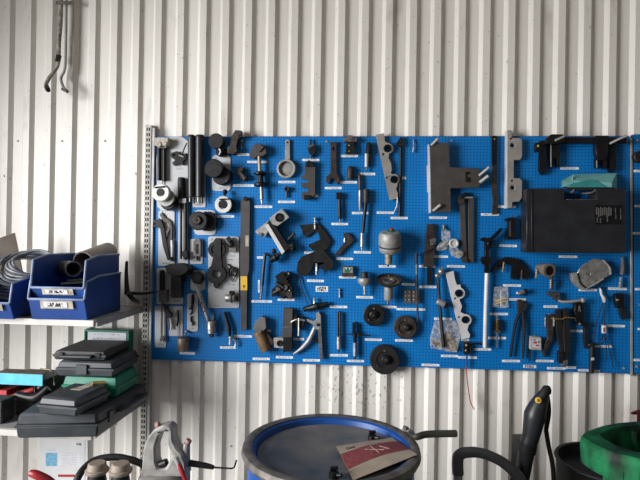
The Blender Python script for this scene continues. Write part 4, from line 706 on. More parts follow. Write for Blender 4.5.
th('rubber_strap', 'slimmer leaning black rubber strap of the pair on a brass rod', 'strap',
   Pt('strap', rub, E([(556, 310), (560.5, 309), (561.8, 318), (564.5, 335), (564.3, 350), (562.8, 362.5), (559.5, 361), (560.5, 350), (557, 335), (556, 322)], 1, 3)), Pt('buckle', dks, B(559.3, 352, 564, 363.5, .6, 4)))
th('rubber_strap', 'wider black rubber strap of the pair on a brass rod', 'strap',
   Pt('strap', rub, E([(564, 309), (568.8, 308), (569, 316), (571.3, 338), (569.8, 350), (566.5, 365.5), (563.5, 366.5), (564.5, 350), (563.7, 335)], 1.4, 3.6)), Pt('buckle', worn, E([(563.8, 361), (568, 360), (567.8, 365.6), (563, 367.5)], 1, 4.4)))
th('brass_rod', 'short brass rod across the tops of the twin rubber straps', 'rod', Pt(None, brass, T([(551.6, 318.3, 4), (562, 319, 4.3), (566, 317.5, 4.3), (575.5, 318.3, 4)], .65, 6)))
th('meter_box', 'small meter box with a colourful paper face', 'meter',
   Pt('case', cream, E([(531, 336.6), (541.2, 337.4), (541.4, 350.4), (530.6, 349.6)], .5, 3.4)), Pt('face', purple, E([(532.5, 338.5), (539.8, 339.2), (540, 348), (532.2, 347.4)], 3.4, 3.5), bev=0, subs=[Pt('coloured_print', redw, B(533.5, 341.5, 537, 343.5, 3.5, 3.55), B(536, 344.8, 539, 346.2, 3.5, 3.55), bev=0), Pt('coloured_print', grnb, B(533.5, 339.3, 535.5, 340.6, 3.5, 3.55), B(538, 341, 539.5, 343, 3.5, 3.55), bev=0)]),
   Pt('side_knob', dks, T([(541, 341, 2), (543.5, 341.5, 2)], 1.4)), Pt('tail_hook', blk, T([(531, 349.5, 2), (530, 355, 2), (529.8, 359.5, 2), (528.8, 361, 2)], .9)))
th('spring_pincer', 'black spring pincer with a chrome clip between straps and cables', 'pincer',
   Pt('head', blk, E([(575.5, 303), (580, 300.5), (583.3, 304), (584, 318), (582, 323.5), (576.5, 319), (574.5, 311)], .5, 3.6)), Pt('chrome_clip', worn, T([(578.8, 311.5, 4), (579.6, 306, 4), (580.6, 311.5, 4)], .5)), Pt('jaw', blk, E([(574, 317), (581, 320), (587, 322.5), (591, 326), (587, 327.5), (578, 325)], .8, 3.6)), Pt('joint', worn, S(579.8, 324, 3.6, 1.5)), Pt('tail', rub, E([(584.3, 324), (588, 326), (587.8, 338), (588.5, 347), (585.3, 349), (584, 338)], .5, 2.4), S(587.8, 332, 2.6, 1)))
th('black_grip', 'upright black grip with a small white tag at the board bottom', 'grip tool',
   Pt('grip', rub, T([(591.6, 343, 2.4), (592, 350, 2.4), (591.2, 373, 2.4)], [2.2, 2.6, 2.2], 12)), Pt('tag', lgry, B(591.2, 357.6, 594.4, 360.4, 4, 4.2)), Pt('ring', dks, S(589.6, 345, 2.6, 2.2)))
th('dial_indicator', 'silver-headed tool with black wire loop running down to the grip', 'probe',
   Pt('head', lgry, T([(600.5, 288, 1.6), (601.3, 294, 2), (604, 299, 2.4), (604.2, 302.5, 2.4)], [1.3, 1.1, 1.7, 1.2])), Pt('knob', gun, S(601, 288.3, 1.6, 1.6), S(606, 297, 2.2, 1.4)), Pt('wire', rub, T([(603.4, 302, 2), (599.5, 313, 2), (596, 326, 2), (594, 342, 2)], .55, 6)), Pt('wire', rub, T([(604.8, 302, 2), (604.6, 314, 2), (604.6, 326, 2)], .5, 6)))
th('inline_plug', 'white plug with two dangling black tails beside the wire loop', 'plug',
   Pt('plug', lgry, T([(604, 325.3, 2.6), (604.2, 333, 2.6)], 2.3, 12)), Pt('band', redw, B(603.3, 327.5, 604.4, 332.5, 4, 4.1)), Pt('tail', rub, T([(603.6, 333, 2.4), (606.4, 348, 2), (607, 361, 2)], .5, 6)), Pt('tail', rub, T([(605, 333, 2.4), (609, 348, 2), (613.5, 367.5, 2)], .5, 6)), Pt('strap', rub, T([(606, 333, 2), (596, 345.5, 2)], .45, 6)))
th('cutting_disc', 'large brushed steel half-disc guard with a folded rim', 'disc guard',
   Pt('dish', st, E([(577.5, 272.5), (582, 265.5), (594.5, 258.6), (603, 260), (609.4, 267.4), (610.4, 274.8), (603.5, 278.6), (596, 283.5), (586, 288.6), (580.5, 284)], 3.4, 4.2, (589.4, 274, 1.0))), Pt('folded_rim', alu, E([(571.5, 273.5), (577.5, 272.5), (580.5, 284), (586.3, 288.8), (583.5, 290.2), (577, 286.5), (573, 280.5)], .6, 4)), Pt('rim_shadow_gap', dks, T([(577.6, 273, 4.3), (580.5, 283, 4.3), (586, 288, 4.3)], .8)), Pt('outer_lip', alu, T([(603, 260, 4), (609.4, 267.4, 4), (610.4, 274.8, 4)], 1.1), T([(603.5, 278.6, 4), (595, 284, 4), (586, 288.8, 4)], .9)))  # solid dark strip put in for the shadow along the folded rim
th('air_wand', 'slim dark wand with a silver ferrule hanging near the board edge', 'wand',
   Pt('rod', worn, T([(622.6, 256.5, 1.6), (622.6, 268, 1.8), (621.8, 275, 2)], [.9, 2, 1.8])), Pt('ferrule', st, T([(620.8, 277, 2), (620.2, 288, 2)], [1.1, 1.6]), S(620.3, 283, 2.2, 1.6)))
th('trigger_grip', 'black trigger-like grip under the slim wand', 'grip tool',
   Pt('body', blk, E([(615, 294.5), (622, 292.8), (624.5, 296), (624, 308), (617.5, 308.5), (616, 302)], .5, 3.4)), Pt('grip', rub, E([(620, 306), (624.4, 306), (627, 318.5), (622.8, 320), (620.5, 314)], .8, 3)), Pt('button', gry, B(616.3, 299, 619, 301, 3.4, 3.7)))
# ================================================================== SHELVES
HANG[0] = False
XR_ = W(144.5, 305, .03).x            # end of the shelves, at the upright
def shelf(label, ztop, depth, thick=.028):
    x0, x1 = XR_-1.3, XR_
    zt = ztop
    sl = lambda xa, xb, ya, yb, za, zb: box3(Vector(((xa+xb)/2, (ya+yb)/2, (za+zb)/2)), abs(xb-xa), abs(yb-ya), abs(zb-za))
    th('shelf', label, 'shelf', Pt('shelf_board', shade_g, sl(x0, x1, -.03, -depth+.02, zt-.012, zt)),
       Pt('front_edge', wood, sl(x0, x1-.004, -depth+.02, -depth, zt-thick, zt+.0005)), Pt('side_bracket', shade_g, sl(x1-.004, x1, -.03, -depth+.03, zt-.032, zt-.012)))
z1 = W(60, 319.5, .53).z; z2 = W(5, 429.5, .53).z
shelf('upper grey shelf with pale front edge carrying the blue bins', z1, .53)
shelf('lower shelf with pale front edge carrying the plastic cases', z2, .53)

def local(org, rz):
    m = Matrix.Translation(org) @ Matrix.Rotation(rz, 4, 'Z'); return lambda x, y, z: m @ Vector((x, y, z))
def quadplate(q, a, b, c, d, t):
    """slab through four corners with thickness t along its normal"""
    A, Bb, Cc, Dd = (q(*k) for k in (a, b, c, d)); nn = (Bb-A).cross(Dd-A).normalized()*t
    return hexa([A, Bb, Cc, Dd, A+nn, Bb+nn, Cc+nn, Dd+nn])
def bin_(label, org, rz, w, l, h, lipf=.42, tag=True):
    q = local(org, rz); t = .003; lip = h*lipf; fx = .03
    # y runs to the wall; front foot at y=0, front lip leans out to y=-fx
    side = []
    for s, sg in ((0, 1), (w, -1)):
        prof = [(0, 0), (l, 0), (l, h), (l*.30, h), (-fx*.5, h*.9), (-fx, lip)]
        a = [q(s, y, z) for y, z in prof]; b = [q(s+sg*t, y, z) for y, z in prof]
        k = len(a); side.append((a+b, [tuple(range(k)), tuple(range(2*k-1, k-1, -1))]+[(i, (i+1) % k, k+(i+1) % k, k+i) for i in range(k)]))
    rim = []
    for s in (0, w):
        rim.append(tube3([q(s, -fx, lip), q(s, -fx*.5, h*.9), q(s, l*.30, h), q(s, l, h)], .0055, 6, False))
    parts = [Pt('bottom', binb, hexa([q(0, 0, 0), q(w, 0, 0), q(w, l, 0), q(0, l, 0), q(0, 0, t), q(w, 0, t), q(w, l, t), q(0, l, t)]), bev=0),
        Pt('side_panel', binb, side[0], bev=0), Pt('side_panel', binb, side[1], bev=0),
        Pt('back_panel', binb, quadplate(q, (0, l, 0), (w, l, 0), (w, l, h), (0, l, h), .003), bev=0),
        Pt('front_panel', binb, quadplate(q, (0, 0, 0), (w, 0, 0), (w, -fx, lip), (0, -fx, lip), -.003), bev=0),
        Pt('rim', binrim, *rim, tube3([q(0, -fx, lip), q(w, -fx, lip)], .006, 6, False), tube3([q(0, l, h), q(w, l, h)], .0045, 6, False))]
    if tag:
        a, b = w*.22, w*.80
        parts.append(Pt('label_holder', cream, quadplate(q, (a, -fx*.65-.004, lip*.56), (b, -fx*.65-.004, lip*.56), (b, -fx-.004, lip*.95), (a, -fx-.004, lip*.95), .002), bev=0,
            subs=[Pt('label_text', blabm, quadplate(q, (a+w*.07, -fx*.70-.007, lip*.63), (b-w*.1, -fx*.70-.007, lip*.63), (b-w*.1, -fx*.96-.007, lip*.88), (a+w*.07, -fx*.96-.007, lip*.88), .001), bev=0)]))
    th('storage_bin', label, 'storage bin', *parts)
    return q
b1 = onz(32, 319, z1); b1.z = z1
rzb = math.radians(3)
wb = (onz(93.5, 317, z1)-b1).length
lb = .33
q1 = bin_('lower of the two stacked blue bins on the upper shelf', b1, rzb, wb, lb, .185, .49)
o2 = q1(.006, .006, .072)
q2 = bin_('upper of the two stacked blue bins, holding dark pipes', o2, rzb, wb-.012, lb-.014, .205, .33)
b3 = onz(-22, 318.5, z1); b3.z = z1
q3 = bin_('blue bin holding coiled grey hose at the photo edge', b3, math.radians(4), onz(17, 318.5, z1).x-b3.x, .33, .17)
# pipes in the upper bin
def q2t(*p): return q2(*p)
W2 = wb-.012
def ring_pipe(a, b, r, wall_=.006, n=28):
    ax, u, v = frame(b-a); L_ = (b-a).length
    return lathe(a, b-a, [(L_-.01, r-wall_), (0, r-wall_), (0, r), (L_, r), (L_, r*.5)], n)
th('plastic_pipe', 'large open brown-grey pipe leaning in the upper blue bin', 'pipe', Pt(None, brownp, ring_pipe(W(83, 262, .36), W(108, 252, .12), .050), bev=0))
th('plastic_pipe', 'shorter pale-lipped pipe piece beside the large pipe in the bin', 'pipe', Pt(None, worn, ring_pipe(W(73.5, 269, .42), W(60, 268, .30), .036), bev=0))
for k, l in enumerate(('flat dark bar lying nearest the lip of the upper bin', 'flat dark bar lying behind the first in the upper bin')):
    y = .03+.05*k; th('steel_bar', l, 'bar', Pt(None, dks, hexa([q2(W2*.42, y, .075+.01*k), q2(W2*.98, y+.02, .085+.01*k), q2(W2*.98, y+.05, .085+.01*k), q2(W2*.42, y+.03, .075+.01*k), q2(W2*.42, y, .085+.01*k), q2(W2*.98, y+.02, .095+.01*k), q2(W2*.98, y+.05, .095+.01*k), q2(W2*.42, y+.03, .085+.01*k)])))
# hose coil and cardboard in the edge bin
cc = q3(.07, .19, .165)
sh = []
for k in range(15):
    R_ = .170-.006*k; cz = cc+Vector((0.006*k-.02, .005*(k % 3), .003*k)); pts = []
    ax = Vector((.25, -.62, .74)).normalized(); _, u, v = frame(ax)
    for i in range(25): a = i/24*2*math.pi+k*.7; pts.append(cz+u*R_*math.cos(a)+v*R_*math.sin(a)*.82+ax*(.012*math.sin(2*a+k)+(k//3)*.011))
    sh.append(tube3(pts, .0058, 7, False))
th('hose_coil', 'coil of thin grey hoses heaped in the bin at the photo edge', 'hose coil', Pt('coil', hosem, *sh, bev=0), Pt('loose_end', hosem, tube3([cc+Vector((.10, .05, .09)), cc+Vector((.17, .06, .07)), cc+Vector((.22, .05, .04)), W(40.5, 251.5, .30)], .0055, 7), bev=0))
th('cardboard_piece', 'torn brown cardboard flap standing behind the grey hoses', 'cardboard', Pt(None, card, hexa([onz(-8, 308, z1)+Vector((0, .06, 0)), onz(22, 309, z1)+Vector((0, .06, 0)), onz(22, 309, z1)+Vector((0, .065, 0)), onz(-8, 308, z1)+Vector((0, .065, 0)), W(-6, 240, .24), W(15, 232.5, .20), W(15, 232.5, .195), W(-6, 240, .235)])))
th('wooden_stick', 'thin dark stick lying on the upper shelf under the stacked bins', 'stick', Pt(None, olive, tube3([onz(11, 319, z1)+Vector((0, 0, .006)), onz(24, 316.5, z1)+Vector((0, 0, .006)), onz(37, 314.5, z1)+Vector((0, 0, .006))], .0055)))
th('tripod_puller', 'black three-armed lever tool standing by the blue bins', 'lever tool',
   Pt('hub', blk, tube3([W(126, 291, .20), W(129.5, 294.5, .20)], .014)), Pt('arm', blk, tube3([W(126.8, 261.5, .13), W(126.3, 275, .17), W(127, 292, .20)], [.007, .009, .013])),
   Pt('arm', blk, tube3([W(128, 293, .20), W(142, 293.6, .14), W(158, 291.8, .075)], [.011, .007, .004])), Pt('arm', blk, tube3([W(128, 293, .20), W(133, 299, .23), onz(138.5, 304, z1)+Vector((0, 0, .009))], [.012, .012, .009])))

# ---- cases on the lower shelf
def case(name, label, q, w, l, h, m, parts=(), seam=.5, bev=.010):
    ps = [Pt('lower_shell', m, hexa([q(.006, .006, 0), q(w-.006, .006, 0), q(w-.006, l-.006, 0), q(.006, l-.006, 0), q(0, 0, h*seam-.002), q(w, 0, h*seam-.002), q(w, l, h*seam-.002), q(0, l, h*seam-.002)]), bev=bev*.6),
          Pt('lid', m, hexa([q(0, 0, h*seam+.001), q(w, 0, h*seam+.001), q(w, l, h*seam+.001), q(0, l, h*seam+.001), q(.010, .010, h), q(w-.010, .010, h), q(w-.010, l-.010, h), q(.010, l-.010, h)]), bev=bev),
          Pt('seam_band', m, hexa([q(-.002, -.002, h*seam-.006), q(w+.002, -.002, h*seam-.006), q(w+.002, l+.002, h*seam-.006), q(-.002, l+.002, h*seam-.006), q(-.002, -.002, h*seam+.004), q(w+.002, -.002, h*seam+.004), q(w+.002, l+.002, h*seam+.004), q(-.002, l+.002, h*seam+.004)]), bev=.001)]
    th(name, label, 'tool case', *ps, *parts)
def hnd(q, x0, x1, y, z, dep, r, m, ax='x'):
    if ax == 'x': return Pt('handle', m, tube3([q(x0, y, z), q(x0, y-dep, z), q(x1, y-dep, z), q(x1, y, z)], r, 8, False))
    return Pt('handle', m, tube3([q(y, x0, z), q(y+dep, x0, z), q(y+dep, x1, z), q(y, x1, z)], r, 8, False))
A0 = onz(15, 439, z2); A1 = onz(97.5, 437.5, z2)
wA = (A1-A0).length; rzA = math.atan2(A1.y-A0.y, A1.x-A0.x)
qA0 = local(Vector((A0.x, A0.y, z2)), rzA)
qA = lambda x, y, z: qA0(x+.22*y*max(0, x/wA), y, z)
lA, hA = .445, .105
case('tool_case', 'largest grey plastic case lying at the bottom of the stack', qA, wA, lA, hA, casem,
     (Pt('handle', casem, tube3([qA(wA, .17, .06), qA(wA+.035, .19, .075), qA(wA+.035, .33, .075), qA(wA, .35, .06)], .013, 10)),
      Pt('latch', casem, hexa([qA(wA-.004, .08, .035), qA(wA+.006, .08, .035), qA(wA+.006, .12, .035), qA(wA-.004, .12, .035), qA(wA-.004, .08, .08), qA(wA+.006, .08, .08), qA(wA+.006, .12, .08), qA(wA-.004, .12, .08)])),
      Pt('side_latch', casem, hexa([qA(-.008, .03, .04), qA(.004, .03, .04), qA(.004, .07, .04), qA(-.008, .07, .04), qA(-.008, .03, .06), qA(.004, .03, .06), qA(.004, .07, .06), qA(-.008, .07, .06)]))))
zA = z2+hA+.002
B0 = onz(37, 414, zA); B1 = onz(82, 414, zA)
qB = local(Vector((B0.x, B0.y, zA)), math.radians(-6)); wB = (B1-B0).length; lB, hB = .228, .072
case('tool_case', 'slim grey case on the largest case with a stuck paper label', qB, wB, lB, hB, casem,
     (Pt('paper_label', cream, hexa([qB(wB*.35, .12, hB), qB(wB*.62, .12, hB), qB(wB*.72, .25, hB), qB(wB*.50, .25, hB), qB(wB*.35, .12, hB+.0015), qB(wB*.62, .12, hB+.0015), qB(wB*.72, .25, hB+.0015), qB(wB*.50, .25, hB+.0015)]), bev=0),), bev=.009)
th('brass_plug', 'small brass plug lying on the paper-labelled slim case', 'plug', Pt(None, brass, tube3([qB(wB*.66, .19, hB+.011), qB(wB*.90, .22, hB+.011)], [.009, .008], 10, False)))
# rear stack: green case, grey case, black case
G0 = W(60, 396, .36); zG = zA
gq = local(Vector((W(62, 388, .37).x, -.37, zG)), 0)
wG = W(117, 380, .37).x-W(62, 380, .37).x
zg_top = W(62, 375.5, .37).z
case('tool_case', 'green case at the bottom of the rear stack', gq, wG, .22, zg_top-zG, grnb, (), .5, .006)
z3 = zg_top+.002
q3c = local(Vector((W(56, 376, .39).x, -.39, z3)), math.radians(2)); w3 = W(109, 374, .39).x-W(56, 374, .39).x; h3 = W(60, 361, .39).z-z3
case('tool_case', 'thick grey case between the green case and the black one', q3c, w3+.015, .29, h3, casem,
     (Pt('latch', casem, hexa([q3c(w3*.38, -.008, .012), q3c(w3*.58, -.008, .012), q3c(w3*.58, .004, .012), q3c(w3*.38, .004, .012), q3c(w3*.38, -.008, h3*.8), q3c(w3*.58, -.008, h3*.8), q3c(w3*.58, .004, h3*.8), q3c(w3*.38, .004, h3*.8)])),), bev=.008)
z4 = z3+h3+.002
q4c = local(Vector((W(53, 361, .38).x, -.38, z4)), math.radians(3)); w4 = W(104, 361, .38).x-W(53, 361, .38).x; h4 = W(60, 350.5, .38).z-z4
case('tool_case', 'black case with carry handle on top of the rear stack', q4c, w4, .27, h4, caset,
     (hnd(q4c, w4*.2, w4*.76, 0, h4*.45, .022, .0075, blp), Pt('catch', blp, hexa([q4c(w4*.12, -.006, .012), q4c(w4*.2, -.006, .012), q4c(w4*.2, .004, .012), q4c(w4*.12, .004, .012), q4c(w4*.12, -.006, h4*.8), q4c(w4*.2, -.006, h4*.8), q4c(w4*.2, .004, h4*.8), q4c(w4*.12, .004, h4*.8)])),
      Pt('catch', blp, hexa([q4c(w4*.8, -.006, .012), q4c(w4*.9, -.006, .012), q4c(w4*.9, .004, .012), q4c(w4*.8, .004, .012), q4c(w4*.8, -.006, h4*.8), q4c(w4*.9, -.006, h4*.8), q4c(w4*.9, .004, h4*.8), q4c(w4*.8, .004, h4*.8)]))), bev=.006)
# upright green case against the wall
gx0, gx1 = W(86.5, 345, .07).x, W(131.5, 345, .07).x; gz1 = W(100, 329, .07).z
uq = local(Vector((gx0, -.08, z2+.001)), 0)
ww, hh = gx1-gx0, gz1-z2
th('tool_case', 'green case standing upright against the wall with a white label strip', 'tool case',
   Pt('shell', grnb, box3(uq(ww/2, .012, hh/2), ww, .045, hh), bev=.005), Pt('raised_border', grnb, box3(uq(ww/2, -.013, hh-.006), ww-.004, .01, .010), box3(uq(.005, -.013, hh/2), .008, .01, hh-.02), box3(uq(ww-.005, -.013, hh/2), .008, .01, hh-.02)), Pt('label_strip', casel, box3(uq(ww/2, -.0115, hh-.034), ww*.84, .002, .042), bev=0))
# dark crate with cyan card and red things
cq = local(Vector((W(-6, 400, .36).x, -.36, z2+.001)), 0); cw = -1.522-W(-6, 400, .36).x; chh = W(20, 384, .36).z-z2
def openbox(q, w, l, h, t=.004): return [box3_(q, 0, w, 0, l, 0, t), box3_(q, 0, w, 0, t, 0, h*.55), box3_(q, 0, w, l-t, l, 0, h), box3_(q, 0, t, 0, l, 0, h), box3_(q, w-t, w, 0, l, 0, h)]
def box3_(q, x0, x1, y0, y1, z0, z1_): return hexa([q(x0, y0, z0), q(x1, y0, z0), q(x1, y1, z0), q(x0, y1, z0), q(x0, y0, z1_), q(x1, y0, z1_), q(x1, y1, z1_), q(x0, y1, z1_)])
th('open_crate', 'dark open crate of odds and ends under the cyan card', 'crate', Pt(None, caset, *openbox(cq, cw, .26, chh)))
th('cyan_card', 'bright cyan card folded over the front of the dark crate', 'card', Pt('front_fold', cyan, box3_(cq, .02, cw+.045, -.012, -.009, chh-.002, chh+.050), bev=0), Pt('top_fold', card, hexa([cq(.02, -.012, chh+.05), cq(cw+.045, -.012, chh+.05), cq(cw+.045, .04, chh+.055), cq(.03, .04, chh+.055), cq(.02, -.012, chh+.053), cq(cw+.045, -.012, chh+.053), cq(cw+.045, .04, chh+.058), cq(.03, .04, chh+.058)]), bev=0))
th('cut_cable', 'thin stiff wire poking out beside the cyan card', 'wire', Pt(None, tan, tube3([cq(cw-.01, .05, chh+.062), cq(cw+.05, .05, chh+.052), cq(cw+.075, .03, chh+.01), cq(cw+.09, .01, chh-.002)], .003)))
th('red_pliers', 'red-handled tool lying inside the dark crate', 'hand tool', Pt('handle', red, tube3([cq(.06, .03, chh*.42), cq(.13, .01, chh*.62), cq(.19, .02, chh*.8)], [.02, .022, .014], 10)), Pt('head', worn, tube3([cq(.19, .02, chh*.78), cq(.235, .01, chh*.98)], [.010, .008], 8, False)))
th('red_case', 'dark red box in the crate at the photo edge', 'box', Pt(None, red, box3_(cq, .006, .055, .01, .1, .02, chh*.75)))
th('power_tool_grip', 'black tool grip lying at an angle in the dark crate', 'hand tool', Pt(None, blk, tube3([cq(.12, -.01, .10), cq(.22, -.02, chh*.62), cq(.27, .0, chh*.9)], [.018, .022, .018], 10)))
th('black_tin', 'small black tin standing before the dark crate', 'tin', Pt(None, caset, box3_(cq, .055, .13, -.12, -.03, 0, .105), bev=.006))

# notice on the wall below the lower shelf
nz0, nz1 = (39.5, 437), (87.5, 481)
def wq(x, y, d=.024): return W(x, y, d)
def sheetq(x0, y0, x1, y1, d0, d1): 
    a = [W(x0, y1, d1), W(x1, y1, d1), W(x1, y0, d1), W(x0, y0, d1)]; b = [p+Vector((0, d1-d0, 0)) for p in a]; return hexa(a+b)
th('wall_notice', 'white printed notice sheet with a blue square on the wall below the shelves', 'notice',
   Pt('sheet', whitep, sheetq(39.5, 430, 84.8, 482, .0215, .0225), bev=0), Pt('text_block', notice, sheetq(58.5, 453.5, 80, 466, .0225, .0228), bev=0), Pt('heading', blabm, sheetq(75, 442.6, 83, 445.6, .0225, .0228), bev=0), Pt('subheading', casel, sheetq(45.5, 449, 58, 451, .0225, .0228), bev=0), Pt('blue_square', skyb, sheetq(45.7, 452.8, 57, 466, .0225, .0228), bev=0), Pt('red_rule', redw, sheetq(58, 474.5, 75, 477, .0225, .0228), bev=0))
th('wall_notice', 'plain side of a second white sheet beside the blue-square notice', 'notice', Pt(None, whitep, sheetq(85.2, 430, 87.6, 470, .0215, .0225), bev=0))

# ================================================================== BARREL
bc = EYE + ray(331, 445)*(1.67/ray(331, 445).dot(fw)); RZ = bc.z; RB_ = .288
bc.z = 0
rimz = RZ+.0
lz = lambda prof, n=64, loop=False: lathe(bc, Vector((0, 0, 1)), prof, n, 0, loop)
th('steel_drum', 'blue steel drum with a dusty recessed lid and grey clamp ring', 'drum',
   Pt('body', barrelb, lz([(0.0, .05), (0.0, RB_-.02), (.01, RB_-.014), (.28, RB_-.014), (.29, RB_-.004), (.305, RB_-.004), (.315, RB_-.014), (.58, RB_-.014), (.59, RB_-.004), (.605, RB_-.004), (.615, RB_-.014), (rimz-.02, RB_-.014), (rimz-.03, RB_-.03), (rimz-.07, RB_-.034), (rimz-.07, .05)]), bev=0),
   Pt('lid', lidm, lz([(rimz-.022, .01), (rimz-.022, .15), (rimz-.020, .155), (rimz-.020, RB_-.045), (rimz-.024, .245), (rimz-.030, .1)]), bev=0),
   Pt('lid_upstand', barrelb, lz([(rimz-.045, RB_-.046), (rimz-.003, RB_-.036), (rimz+.002, RB_-.022), (rimz-.010, RB_-.02), (rimz-.045, RB_-.03)], loop=True), bev=0),
   Pt('clamp_ring', ringm, lz([(rimz-.022, RB_-.012), (rimz-.024, RB_+.002), (rimz-.012, RB_+.008), (rimz+.004, RB_+.004), (rimz+.008, RB_-.012), (rimz+.004, RB_-.026), (rimz-.002, RB_-.022), (rimz-.012, RB_-.014)], loop=True), bev=0,
      subs=[Pt('lever', olive, tube3([onz(409.5, 433, rimz+.01), onz(416, 437, rimz+.015), onz(427, 434.3, rimz+.02), onz(456.5, 433.5, rimz+.02)], [.008, .011, .012, .012], 8)), Pt('lever_bracket', worn, tube3([onz(403, 429.5, rimz+.012), onz(411, 432, rimz+.012), onz(413, 436.5, rimz+.010)], .009), tube3([onz(404, 427.5, rimz+.02), onz(407.5, 429, rimz+.02)], .008))]))
lidz = rimz-.020
for x, y, l in ((372.3, 436.5, 'small black bung cap on the drum lid behind the leaflet'), (334, 473.5, 'black bung cap on the drum lid near the leaflet corner')):
    p = onz(x, y, lidz+.012)
    th('bung_cap', l, 'cap', Pt('cap', blk, lathe(Vector((p.x, p.y, lidz)), Vector((0, 0, 1)), [(0, .016), (.016, .015), (.02, .010)], 14), tube3([p+Vector((-.012, 0, .014)), p+Vector((.012, .004, .016))], .006)), Pt('tab', dks, tube3([p+Vector((.01, -.01, 0)), p+Vector((.024, -.018, .004))], .006)))
# leaflet: lies on the lid, one corner on the ring
def lf(u, v):
    a, b, c, d = (336.3, 446.6, lidz+.006), (391.5, 437.4, lidz+.006), (417.5, 454.8, rimz+.012), (353, 480.5, lidz+.004)
    A_, B_, C_, D_ = (onz(*k) for k in (a, b, c, d))
    p = (A_*(1-u)+B_*u)*(1-v)+(D_*(1-u)+C_*u)*v; p.z += .012*math.sin(math.pi*u)*math.sin(math.pi*v)+.001; return p
def leaf(u0, u1, v0, v1, lift, n=10):
    vs, fs = [], []
    for j in range(n+1):
        for i in range(n+1): vs.append(lf(u0+(u1-u0)*i/n, v0+(v1-v0)*j/n)+Vector((0, 0, lift)))
    k = len(vs); vs += [p-Vector((0, 0, .0008)) for p in vs]
    for j in range(n):
        for i in range(n):
            a = j*(n+1)+i; q = (a, a+1, a+n+2, a+n+1); fs.append(q); fs.append(tuple(k+t for t in q[::-1]))
    ring = [i for i in range(n+1)]+[j*(n+1)+n for j in range(1, n+1)]+[n*(n+1)+i for i in range(n-1, -1, -1)]+[j*(n+1) for j in range(n-1, 0, -1)]
    fs += [(ring[i], ring[(i+1) % len(ring)], k+ring[(i+1) % len(ring)], k+ring[i]) for i in range(len(ring))]
    return vs, fs
leafp = mat('yellowed_leaflet_paper', (.33, .27, .21), .7, 0, .12, 14)
leafr = mat('faded_red_print', (.20, .042, .042), .6, 0, .25, 60)
leafx = mat('pale_sketch_print', (.42, .25, .22), .6, 0, .2, 60)
FT = []
def textmesh(s, size, fn, m, name, parent, org):
    cu = bpy.data.curves.new(name, 'FONT'); cu.body = s; cu.size = size; o = bpy.data.objects.new('text_source', cu); COL.objects.link(o)
    dg = bpy.context.evaluated_depsgraph_get(); dg.update(); me = bpy.data.meshes.new_from_object(o.evaluated_get(dg)); bpy.data.objects.remove(o)
    bm = bmesh.new(); bm.from_mesh(me); r = bmesh.ops.extrude_face_region(bm, geom=bm.faces[:]); vs = [v for v in r['geom'] if isinstance(v, bmesh.types.BMVert)]
    for v in vs: v.co.z += .05
    for v in bm.verts: v.co = fn(v.co.x, v.co.y, v.co.z)-org
    bmesh.ops.recalc_face_normals(bm, faces=bm.faces); bm.to_mesh(me); bm.free(); me.materials.clear(); me.materials.append(m)
    o = bpy.data.objects.new(name, me); COL.objects.link(o); o.parent = parent; return o
lo = th('paper_leaflet', 'old leaflet with a faded red band lying on the drum lid', 'leaflet', Pt('sheet', leafp, leaf(0, 1, 0, 1, 0), bev=0), Pt('red_band', leafr, leaf(.0, 1, .27, .72, .0009), bev=0),
   Pt('sketch_lines', leafx, *[tube3([lf(u, v)+Vector((0, 0, .002)), lf(u2, v2)+Vector((0, 0, .002))], .0011, 4, False) for u, v, u2, v2 in ((.36, .40, .62, .60), (.42, .60, .60, .38), (.36, .52, .70, .48), (.48, .34, .52, .64), (.60, .42, .70, .58), (.58, .56, .72, .60), (.38, .46, .46, .36))], bev=0))
textmesh('Cunal', .10, lambda x, y, z: lf(.12+x*.62, .205-y*1.15)+Vector((0, 0, .001+z*.01)), blk, 'heading_text', lo, lo.location)

# ================================================================== PRESSURE WASHER GUN and handle bar
gd = .62
def gp(x, y, dd=0): return W(x, y, gd+dd)
th('spray_gun', 'black pressure-washer gun standing upright with a yellow button', 'spray gun',
   Pt('body', blp, tube3([gp(520, 492), gp(523.5, 470), gp(527, 448), gp(531, 435), gp(535, 415), gp(540, 402), gp(545.5, 391.5)], [.022, .027, .030, .032, .040, .030, .016], 16)),
   Pt('lance', rub, tube3([gp(520, 490), Vector((gp(519, 500).x, -gd, 0.0))], .018, 12, False)),
   Pt('nose', rub, tube3([gp(542, 398, .01), gp(546.5, 389), gp(548, 393, -.01)], [.016, .016, .012], 12)),
   Pt('trigger', blk, tube3([gp(547.5, 396, -.01), gp(548.5, 412, -.02), gp(546, 430, -.01)], [.008, .010, .008])),
   Pt('hose', rub, tube3([gp(546, 430, -.02), gp(549, 448, -.03), gp(553, 468, -.03), gp(554, 495, -.03)], .0085)),
   Pt('yellow_button', yel, tube3([gp(538, 400.3, .033), gp(538.4, 400.3, .042)], .011, 14, False), subs=[Pt('button_centre', brass, tube3([gp(538.1, 400.3, .04), gp(538.4, 400.3, .045)], .006, 10, False))]),
   Pt('grip_joint', rub, tube3([gp(526.5, 452), gp(528.5, 443)], .0325, 16, False)))
th('lance_bracket', 'flat grey steel bracket standing behind the spray gun', 'bracket', Pt('plate', midg, hexa([Vector((gp(k, 480, e).x, gp(k, 480, e).y, 0)) for k, e in ((507, -.10), (516.5, -.10), (516.5, -.13), (507, -.13))]+[ gp(512, 434, -.10), gp(523, 434, -.10), gp(523, 434, -.13), gp(512, 434, -.13)])), Pt('slot', blk, hexa([gp(517, 466, -.095), gp(519.5, 466, -.095), gp(519.5, 466, -.10), gp(517, 466, -.10), gp(518.5, 440, -.095), gp(521, 440, -.095), gp(521, 440, -.10), gp(518.5, 440, -.10)])))
